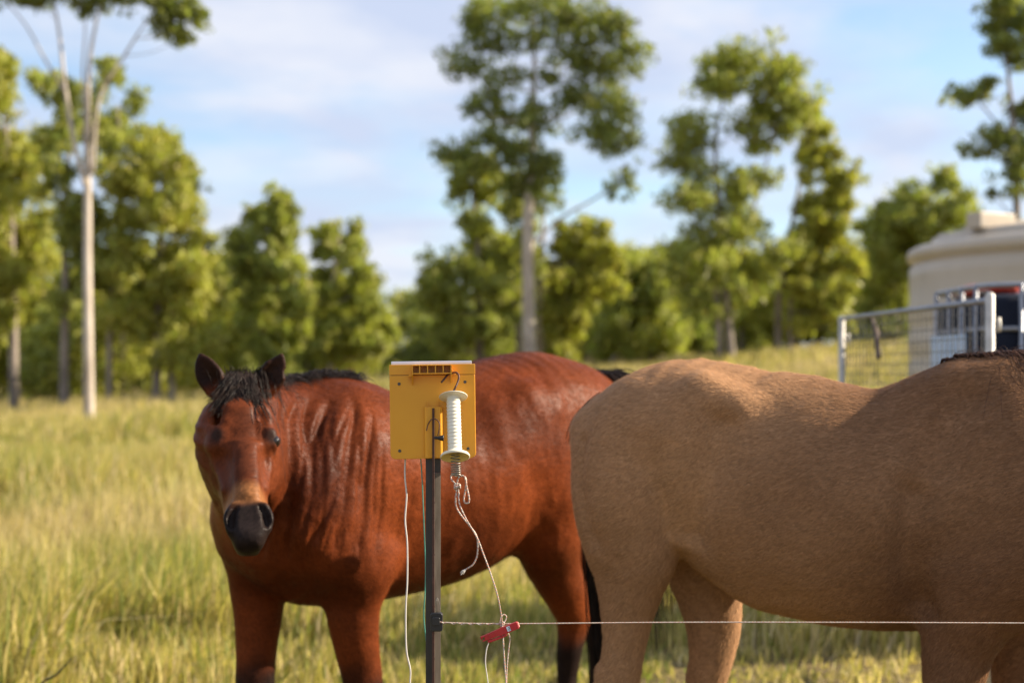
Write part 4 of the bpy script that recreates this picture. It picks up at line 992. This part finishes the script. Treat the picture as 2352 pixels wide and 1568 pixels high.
# ------------------------------------------------------------------ electric fence: post, energiser, gate handle, wires
FD = 3.02
def Z2(x, y, d=FD): return P((940 + x / 3.921) * .91875, (860 + y / 3.92) * .91875, d)       # close-up of the box
def Z3(x, y, d=FD): return P((940 + x / 3.358) * .91875, (1240 + y / 3.358) * .91875, d)     # close-up of the lower wires
POSTM = Mat('painted_steel_post'); n_ = POSTM.noise(40, 5, scl=(1, 1, .3))
POSTM.col(POSTM.ramp(n_, [(.3, (.012, .010, .010)), (.62, (.03, .022, .02)), (.75, (.09, .045, .03))])).set(Roughness=.5); POSTM = POSTM.m
BARE = simple('bare_rusty_steel', (.065, .050, .038), (.15, .125, .10), 60, .42, .3, bump=.15, scl=(1, 1, .2))
RUST = simple('rusted_rod', (.045, .018, .012), (.11, .045, .03), 60, .6, .2, bump=.2)
def star_post(loc, top, label, cut=None, yaw=4):
    root = empty('steel_fence_post', loc, label, 'fence post', rot=(0, 0, R(yaw)))
    L = .0165; t = .0024
    def flange(nm, ang, mat, z0, z1, ln=L, off=0, th=t):
        M = Matrix.Rotation(R(ang), 4, 'Z'); q = MB(); q.box((off + ln / 2, 0, (z0 + z1) / 2), (ln, th * 2, z1 - z0), M); return q.build(nm, mat, root, False, .0006, 1)
    zc = cut if cut else top
    flange('front_flange', -90, RUST, -.35, top, L * .95, .0012)
    flange('side_flange', 158, POSTM, -.35, top - .004, L)
    flange('side_flange', 22, BARE, -.35, zc, L)
    if cut: flange('side_flange', 22, POSTM, zc + .0004, top - .004, L)
    for z in np.arange(.15, top - .1, .11):
        q = MB(); q.lathe([(.0022, -.0032), (.0022, .0032)], 10, None, True, True); o = q.build('wire_hole', POSTM, root); o.location = (0, -.0125, z); o.rotation_euler = (0, R(90), 0)
    return root
pc = Z2(560, 800); topz = Z2(560, 625)[2]; cutz = Z2(600, 1262)[2]
star_post((pc[0], FD + .004, 0), topz, 'slim dark steel star picket carrying the yellow box', cutz)
far_x = 2.62
star_post((far_x, FD, 0), 1.0, 'second steel star picket at the far end of the single wire', None)

YEL = Mat('yellow_energiser_plastic'); nf = YEL.noise(55, 4); YEL.col(YEL.ramp(YEL.noise(9, 4), [(.3, (.66, .295, .012)), (.7, (.72, .335, .016))])).set(Roughness=.42)
YEL.b.inputs['Subsurface Weight'].default_value = .08; YEL.b.inputs['Subsurface Radius'].default_value = (.02, .008, .002); YEL.b.inputs['Subsurface Scale'].default_value = .3
YEL.bump(nf, .06, .0006); YEL = YEL.m
YIN = YEL
SCREW = simple('dull_screw', (.06, .055, .05), (.16, .15, .14), 80, .45, .6)
PVF = simple('panel_frame', (.62, .66, .78), (.72, .75, .84), 20, .35, .1)
PV = simple('solar_cells', (.008, .012, .04), (.014, .02, .06), 30, .15)
BC = Z2(556, 659); K = 1 / 4.62 / 1000                      # metres per close-up pixel
en = empty('fence_energiser', tuple(BC), 'yellow solar fence energiser box seen from behind on the steel post', 'energiser', rot=(0, R(-.75), R(3)))
def e(x, y): return ((x - 556) * K, (659 - y) * K)          # close-up pixel -> box face x, z
FY = -.0                                                    # rear face plane (towards the lens)
def rr_poly(x0, x1, z0, z1, rb, rt, n=6):
    pts = []
    for cx_, cz_, r_, a0 in ((x1 - rt, z1 - rt, rt, 0), (x0 + rt, z1 - rt, rt, 90), (x0 + rb, z0 + rb, rb, 180), (x1 - rb, z0 + rb, rb, 270)):
        for k in range(n + 1): a = R(a0 + 90 * k / n); pts.append((cx_ + r_ * math.cos(a), cz_ + r_ * math.sin(a)))
    return pts
x0, zt0 = e(137, 301); x1, zb0 = e(975, 1121)
q = MB(); q.prism(rr_poly(x0, x1, zb0, zt0 - .0005, .0115, .0012), FY, .062); q.build('case', YEL, en, False, .0012)
_, zt1 = e(0, 198)
q = MB(); q.prism(rr_poly(x0 - .0004, x1 + .0004, zt0 + .0005, zt1, .0008, .002), FY - .0004, .063); q.build('lid', YEL, en, False, .001)
q = MB(); q.box((0, .03, zt0), (x1 - x0 - .006, .055, .004)); q.build('seam', SCREW, en)
q = MB(); q.box((e(549, 0)[0], .032, zt1 + .0035), ((943 - 155) * K, .052, .0067)); q.build('panel_frame', PVF, en, False, .0008)
q = MB(); q.box((e(549, 0)[0], .032, zt1 + .0073), ((943 - 155) * K - .012, .042, .001)); q.build('solar_panel', PV, en)
for sx_, sy_ in ((231, 385), (876, 375), (228, 1040), (898, 1028)):
    q = MB(); q.lathe([(.0033, -.001), (.0033, .0012), (.0024, .0016), (.0012, .0016), (.0010, .0008)], 16, None, False, True); o = q.build('screw', SCREW, en, True)
    xx, zz_ = e(sx_, sy_); o.location = (xx, FY, zz_); o.rotation_euler = (R(90), 0, 0)
# carrying handle: ribbed channel with end plates and gussets
hd_ = .027
hx0, hz1 = e(365, 206); hx1, hz0 = e(740, 286)
q = MB(); q.box(((hx0 + hx1) / 2, FY - hd_ / 2 - .0006, hz0), (hx1 - hx0 + .0018, hd_, .0022)); q.build('handle_shelf', YEL, en, False, .0004)
q = MB(); q.box(((hx0 + hx1) / 2, FY - hd_ / 2 - .0008, hz1), (hx1 - hx0 + .0018, hd_, .0016)); q.build('handle_top', YEL, en, False, .0004)
for xx in (435, 512, 588, 664):
    q = MB(); q.box((e(xx, 0)[0], FY - hd_ / 2 - .001, (hz0 + hz1) / 2), (.0022, hd_ - .001, hz1 - hz0 - .0022)); q.build('handle_rib', YEL, en)
for xx, yb in ((365, 400), (740, 388)):
    q = MB(); zb_ = e(0, yb)[1]; xm = e(xx, 0)[0]
    v = [(FY - .0005, hz1 - .001), (FY - hd_ - .001, hz1 - .001), (FY - hd_ - .001, hz0 - .003), (FY - .0005, zb_)]
    q.add([(xm - .001, a, b) for a, b in v] + [(xm + .001, a, b) for a, b in v], [(0, 1, 2, 3), (7, 6, 5, 4)] + [(i, i + 4, (i + 1) % 4 + 4, (i + 1) % 4) for i in range(4)]); q.build('handle_side', YEL, en)
for xa, ya, xb, yb in ((358, 246, 318, 316), (747, 236, 788, 304)):
    q = MB(); (ax, az), (bx_, bz_) = e(xa, ya), e(xb, yb); q.prism([(ax, az), (bx_, bz_), (ax, bz_ - .0005)], FY - .0005, FY - .012); q.build('handle_gusset', YEL, en, False, .0003)
# post socket
rx0, rz1 = e(470, 613); rx1, rz0 = e(655, 1112)
pr = [(rx0, FY - .0005), (rx0 + .0015, FY - .008), (rx0 + .0055, FY - .0105), (rx0 + .010, FY - .0095), (e(545, 0)[0], FY - .0085), (e(572, 0)[0], FY - .0085), (rx1 - .010, FY - .0095), (rx1 - .0055, FY - .0105), (rx1 - .0015, FY - .008), (rx1, FY - .0005)]
q = MB(); n = len(pr); q.add([(x, y, rz0) for x, y in pr] + [(x, y, rz1) for x, y in pr], [tuple(range(n)), tuple(range(2 * n - 1, n - 1, -1))] + [(i, i + n, (i + 1) % n + n, (i + 1) % n) for i in range(n)]); q.build('post_socket', YEL, en, False, .0006)
for xx in (505, 610):
    q = MB(); xm, zc_ = e(xx, 586); q.box((xm, FY - .0028, zc_), (.0016, .0045, 54 * K)); q.build('fin', YEL, en, False, .0003)
q = MB(); xm, zc_ = e(438, 1113); q.box((xm, FY - .003, zc_), (85 * K, .006, .0016)); q.build('bottom_lip', YEL, en, False, .0003)
# wire clip and knob through the post
BLK = simple('black_plastic', (.010, .010, .011), (.022, .022, .024), 30, .4)
cl = empty('wire_latch_clip', tuple(Z2(565, 820, FD - .014)), 'bent rusty wire latch with a black knob on the front of the post', 'latch'); co = Z2(565, 820, FD - .014)
q = MB(); q.tube([Z2(x, y, FD - dd) - co for x, y, dd in ((495, 847, .017), (509, 790, .017), (533, 748, .016), (560, 732, .014), (596, 740, .016), (621, 776, .019), (619, 830, .021), (606, 896, .022))], .0012, 8, 6); q.build('wire_hook', RUST, cl, True)
q = MB(); k0, k1 = Z2(572, 916, FD - .022) - co, Z2(664, 920, FD - .022) - co; tt = np.array([0, .1, .35, .8, .96, 1.0])
q.tube([k0 + (k1 - k0) * t for t in tt], [.0028, .0034, .0034, .0062, .0066, .0056], 18); q.build('knob', BLK, cl, True, .0)
# gate handle hanging on its hook
WHT = simple('aged_white_plastic', (.66, .60, .46), (.74, .69, .57), 60, .45, bump=.06, bd=.0005)
WHT.node_tree.nodes['Principled BSDF'].inputs['Subsurface Weight'].default_value = .04; WHT.node_tree.nodes['Principled BSDF'].inputs['Subsurface Radius'].default_value = (.01, .006, .003)
CUPY = simple('yellowed_plastic', (.62, .47, .12), (.70, .55, .2), 30, .45)
SPR = simple('spring_steel', (.16, .15, .13), (.34, .32, .29), 40, .35, .8)
gd = FD - .035
A, B = Z2(757, 508, gd + .016), Z2(775, 1090, gd - .040)
gh = empty('gate_handle', tuple(A), 'white ribbed electric gate handle hanging from its hook on the yellow box', 'gate handle')
axis = Vector(B - A); Lh = axis.length; rot = axis.to_track_quat('Z', 'Y').to_matrix().to_4x4()
prof = [(.0005, -.001), (.012, -.0012), (.029, .0004), (.0302, .0014), (.0300, .0026), (.0285, .0030), (.0150, .0044), (.0140, .006)]
s_ = .008; nr = 14; pit = (Lh - .014 - s_) / nr
for k in range(nr): prof += [(.0140, s_), (.0141, s_ + pit * .62), (.0151, s_ + pit * .80), (.0151, s_ + pit * .9), (.0140, s_ + pit * .985)]; s_ += pit
prof += [(.0140, Lh - .013), (.0146, Lh - .010), (.020, Lh - .006), (.0290, Lh - .002), (.0308, Lh + .0008), (.0308, Lh + .0038), (.0292, Lh + .0046)]
q = MB(); q.lathe(prof, 48, rot); q.build('grip', WHT, gh, True)
q = MB(); q.lathe([(.0291, Lh + .0045), (.0270, Lh + .0025), (.016, Lh - .004), (.0095, Lh - .008), (.0090, Lh - .02), (.001, Lh - .021)], 48, rot); q.build('cup_lining', CUPY, gh, True)
q = MB(); q.tube([Z2(x, y, dd) - A for x, y, dd in ((640, 376, FD - .022), (672, 338, FD - .019), (703, 300, FD - .014), (742, 284, FD - .0105), (786, 278, FD - .013), (812, 312, FD - .018), (803, 368, FD - .022), (778, 424, gd + .005), (761, 462, gd + .008), (758, 500, gd + .01))], .0022, 10, 6); q.build('hook', RUST, gh, True)
sp0, sp1 = Z2(776, 1070, gd - .040), Z2(786, 1292, gd - .042); q = MB(); pts = []
turns = 9; ax_ = sp1 - sp0; ln = np.linalg.norm(ax_); a1 = ax_ / ln; u1 = np.cross(a1, (0, 1, 0)); u1 /= np.linalg.norm(u1); w1 = np.cross(a1, u1)
for k in range(turns * 14 + 1):
    t = k / (turns * 14); pz = (t * 1.25 if t < .4 else .5 + (t - .4) * .833); rad_ = .0085 + .0015 * min(1, t * 3)
    an = 2 * math.pi * turns * t; pts.append(sp0 + ax_ * pz + (u1 * math.cos(an) + w1 * math.sin(an)) * rad_ - A)
q.tube(pts, .00105, 7); q.build('spring', SPR, gh, True)

# cords, leads and the fence wire
def cord_mat(name, base, fleck, amt, pitch=140.):
    m = Mat(name); uv = m.n('ShaderNodeUVMap'); sp = m.n('ShaderNodeSeparateXYZ'); m.l(uv.outputs[0], sp.inputs[0])
    ph = m.math('FRACT', m.math('ADD', m.math('MULTIPLY', sp.outputs['Y'], pitch), sp.outputs['X']))
    ply = m.math('FRACT', m.math('ADD', m.math('MULTIPLY', sp.outputs['Y'], pitch * 1.0), m.math('MULTIPLY', sp.outputs['X'], 3)))
    k = m.math('MULTIPLY', m.math('GREATER_THAN', ph, 1 - amt), m.math('GREATER_THAN', m.noise(220, 2), .44))
    sh = m.ramp(m.noise(160, 3), [(.3, tuple(x * .72 for x in base)), (.65, base)])
    m.col(m.mix(k, sh, fleck)); m.set(Roughness=.6); m.bump(m.math('SINE', m.math('MULTIPLY', ply, 6.283)), .6, .0006); return m.m
POLY = cord_mat('polywire', (.62, .54, .47), (.50, .13, .06), .26)
WLEAD = simple('white_cable_sheath', (.58, .53, .48), (.68, .64, .60), 60, .4)
GLEAD = simple('green_cable_sheath', (.05, .22, .17), (.09, .30, .24), 60, .35)
INS = BLK
# insulator on the post
ic = Z3(508, 1053, FD - .015)
ins = empty('post_insulator', tuple(ic), 'black plastic wire insulator clipped to the steel post', 'insulator')
q = MB(); q.prism(rr_poly(-.0132, .0132, -.0195, .0195, .006, .006), -.006, .012); q.build('block', INS, ins, False, .0016)
q = MB(); q.prism(rr_poly(-.009, .0075, -.006, .011, .003, .003), -.0105, -.0055); q.build('boss', INS, ins, False, .0012)
q = MB(); q.tube([Z3(x, y, FD - .018) - ic for x, y in ((500, 985), (497, 900), (504, 868), (514, 854), (526, 880), (536, 930), (535, 985))], .0007, 6, 5); q.tube([Z3(x, y, FD - .019) - ic for x, y in ((513, 985), (511, 900), (510, 864))], .0007, 6, 3); q.build('wire_pin', SPR, ins, True)
ic2 = np.array([far_x, FD - .012, Z3(520, 1058)[2] - .006])
in2 = empty('post_insulator', tuple(ic2), 'black insulator at the far right end of the single wire', 'insulator')
q = MB(); q.prism(rr_poly(-.0132, .0132, -.0195, .0195, .006, .006), -.006, .012); q.build('block', INS, in2, False, .0016)
q = MB(); q.prism(rr_poly(-.009, .0075, -.006, .011, .003, .003), -.0105, -.0055); q.build('boss', INS, in2, False, .0012)
# main fence wire, doubled near the post
wd = FD - .022
w0, w1_, w2 = Z3(520, 1056, wd), Z3(1045, 1068, wd), P(2352, 1430, wd)
def twist(p0, p1, r, nturn, phase, ampl):
    n = int(nturn * 8); t = np.linspace(0, 1, n + 1)[:, None]; a = 2 * math.pi * nturn * t + phase
    sag = -.002 * np.sin(math.pi * t)
    return p0 + (p1 - p0) * t + np.hstack([0 * t, np.cos(a) * ampl, np.sin(a) * ampl + sag])
end = np.array([far_x, wd, ic2[2]])
fw = empty('fence_wire', tuple(w0), 'taut white and red flecked polywire running right from the black insulator', 'fence wire')
q = MB(); q.tube(np.vstack([w0, w1_ , P(1500, 1428.6, wd), P(1820, 1428.2, wd), w2, end]) - w0, .00135, 8, 24); q.build('strand', POLY, fw, True)
q = MB(); q.tube(twist(w0, w1_, 0, 7, 0, .0014) - w0, .0011, 7); q.build('doubled_end', POLY, fw, True)
q = MB(); q.tube([Z3(x, y, wd + o_) - w0 for x, y, o_ in ((1030, 1072, 0), (1042, 1045, -.003), (1050, 1012, -.002), (1070, 992, 0), (1092, 1000, .002), (1094, 1020, .002), (1080, 1052, 0), (1056, 1070, -.003), (1040, 1078, .002), (1062, 1062, .003))], .0012, 8, 6); q.build('knot_loop', POLY, fw, True)
q = MB(); kn = Z3(1058, 1072, wd) - w0
for k in range(3):
    pts = [kn + np.array([.004 * math.cos(a + k) , .0035 * math.sin(a), (.0035 + .001 * k) * math.sin(a + 1.3 * k)]) for a in np.linspace(0, 6.28, 13)]; q.tube(pts, .0012, 6, 0, False)
q.build('knot', POLY, fw, True)
r_ = random.Random(2); q = MB()
for k in range(16):
    c = P(1895 + r_.uniform(-14, 14), 1428.4, wd) - w0; q.tube([c, c + (r_.uniform(-.003, .003), r_.uniform(-.003, 0), r_.uniform(-.002, .004))], .0002, 4)
q.build('frayed_fibres', POLY, fw)
# cord tied to the spring: loop, knot, two legs
cd = FD - .055
cordo = Z2(795, 1385, cd)
ce = empty('tied_cord', tuple(cordo), 'white flecked cord tied to the handle spring and running down to the wire', 'cord')
def c2(pts, d=cd, n=6, r=.0017, mb=None, nm='cord_strand', o=None):
    q = mb or MB(); q.tube([Z2(p[0], p[1], d + (p[2] if len(p) > 2 else 0)) - cordo for p in pts], r, 8, n); return q
c2([(796, 1385), (762, 1350, .004), (737, 1318, .010), (738, 1285, .010), (765, 1268, .004), (800, 1275, -.003), (825, 1284, .004), (800, 1290, .016), (775, 1292, .014)]).build('spring_loop', POLY, ce, True)
c2([(792, 1400), (797, 1345, -.003), (815, 1300, -.004), (850, 1288, -.004), (880, 1312, -.004), (884, 1370, -.003), (872, 1450), (862, 1520), (872, 1552), (897, 1556), (913, 1538), (908, 1480, -.002), (890, 1400, -.003), (878, 1330, -.007), (868, 1302, -.007)]).build('bow_loop', POLY, ce, True)
q = MB()
for k in range(4):
    cc = Z2(798, 1382 + k * 9, cd) - cordo
    q.tube([cc + np.array([.0058 * math.cos(a), .0045 * math.sin(a), .0028 * math.sin(a + .9 * k)]) for a in np.linspace(0, 6.28, 15)], .0019, 8, 0, False)
q.build('knot', POLY, ce, True)
def z32(pts, d=cd, r=.0016, n=6):
    q = MB(); q.tube([Z3(p[0], p[1], d + (p[2] if len(p) > 2 else 0)) - cordo for p in pts], r, 8, n); return q
kx = lambda x, y: ((940 + x / 3.921 - 940) * 3.358, (860 + y / 3.92 - 1240) * 3.358)
z32([kx(790, 1395), kx(785, 1480), (668, 0), (672, 80), (708, 150), (778, 238), (838, 318), (854, 400), (848, 500), (815, 570), (765, 606), (748, 616)]).build('loose_leg', POLY, ce, True)
z32([kx(803, 1395), kx(812, 1480), (692, 0, -.002), (706, 80, -.003), (760, 196, -.003), (850, 350, -.003), (900, 480), (960, 640), (1020, 830), (1050, 990, .01), (1060, 1080, .022), (1066, 1180, .02), (1080, 1400, .02), (1092, 1568, .02), (1100, 1900, .02), (1150, 4400, .03)]).build('long_leg', POLY, ce, True)
q = MB()
for k in range(22):
    a = Z3(752, 614, cd) - cordo; b = Z3(720 + r_.uniform(-16, 22), 640 + r_.uniform(-20, 22), cd + r_.uniform(-.006, .006)) - cordo; q.tube([a, (a + b) / 2 + (0, r_.uniform(-.002, .002), r_.uniform(-.002, .002)), b], [.0009, .0006, .0003], 5, 3)
q.build('frayed_end', WLEAD, ce, True)
# red connector clip on the wire
RED = simple('red_plastic', (.36, .016, .022), (.44, .026, .03), 30, .38); RED.node_tree.nodes['Principled BSDF'].inputs['Subsurface Weight'].default_value = .1
LBL = simple('pale_label', (.50, .62, .72), (.66, .74, .80), 200, .5); INK = simple('dark_print', (.03, .05, .10), (.04, .07, .13), 50, .6)
clc = Z3(1040, 1140, FD - .034); ang = math.atan2(1190 - 1082, 1180 - 905)
rc = empty('connector_clip', tuple(clc), 'red plastic lead clip with a small pale label hanging at the wire knot', 'clip', rot=(0, -ang, R(-4)))
q = MB(); q.prism([(-.034, -.0055), (-.034, .0058), (.0, .0078), (.004, .0086), (.0415, .0086), (.0415, -.0062), (.0, -.0075), (-.006, -.0055)], -.005, .006); q.build('jaw', RED, rc, False, .0009)
q = MB(); q.prism([(-.042, .0060), (-.034, .0060), (-.034, .0030), (-.0385, .0025), (-.0395, -.001), (-.042, -.001)], -.0045, .0055); q.build('hook_tip', RED, rc, False, .0007)
q = MB(); q.prism([(-.041, -.0055), (-.034, -.0055), (-.034, -.0015), (-.0375, -.0025), (-.041, -.004)], -.0045, .0055); q.build('hook_tip', RED, rc, False, .0007)
q = MB(); q.prism([(-.031, -.0105), (-.031, -.0068), (.012, -.0088), (.012, -.0118), (.004, -.0128), (-.026, -.0125)], -.004, .005); q.build('lower_jaw', RED, rc, False, .0009)
q = MB(); q.box((.0425, .0005, .0012), (.0022, .0085, .011)); q.build('end_cap', simple('pale_red_plastic', (.62, .2, .16), (.7, .3, .25), 30, .4), rc, False, .0008)
q = MB(); q.box((-.0235, -.0054, .0005), (.0012, .0012, .0085)); q.build('grip_ridge', RED, rc)
q = MB(); q.box((.0205, -.0053, .0012), (.0075, .0006, .0105)); q.build('label', LBL, rc)
for lx, lz, wx_, wz_ in ((.0224, .004, .0028, .0012), (.0224, .0012, .0028, .0014), (.0224, -.0018, .0028, .0012), (.0202, -.0006, .0014, .0016)):
    q = MB(); q.box((lx, -.0057, lz), (wx_, .0004, wz_)); q.build('label_print', INK, rc)
def lead(name, mat, pts, r, label, d):
    P0 = Z3(*pts[0][:2], d); q = MB(); q.tube([Z3(p[0], p[1], d + (p[2] if len(p) > 2 else 0)) - P0 for p in pts], r, 8, 8)
    o = q.build(name, mat, None, True); o.location = P0; return props(o, label, 'cable')
lead('clip_lead', POLY, [(1108, 1140), (1124, 1190), (1116, 1270), (1103, 1400), (1097, 1568), (1095, 1900), (1120, 4400)], .0012, 'white flecked lead dropping from the right end of the red clip', FD - .03)
lead('clip_lead', WLEAD, [(948, 1222), (928, 1285), (919, 1400), (940, 1568), (960, 1900), (950, 4400)], .0011, 'thin plain white lead dropping from the left end of the red clip', FD - .03)
lead('energiser_lead', WLEAD, [kx(287, 1112), kx(284, 1300), (257, 0), (245, 200), (262, 400), (263, 700), (250, 950), (255, 1280), (288, 1450), (286, 1568), (280, 1900), (340, 4450)], .0017, 'white insulated cable hanging from the left of the yellow box', FD + .02)
lead('energiser_lead', GLEAD, [kx(438, 1112), kx(452, 1330), (393, 0), (405, 300), (416, 600), (412, 800), (401, 1000), (420, 1200), (440, 1340), (450, 1568), (440, 2000), (400, 4450)], .0013, 'thin green cable hanging from the yellow box beside the post', FD + .02)
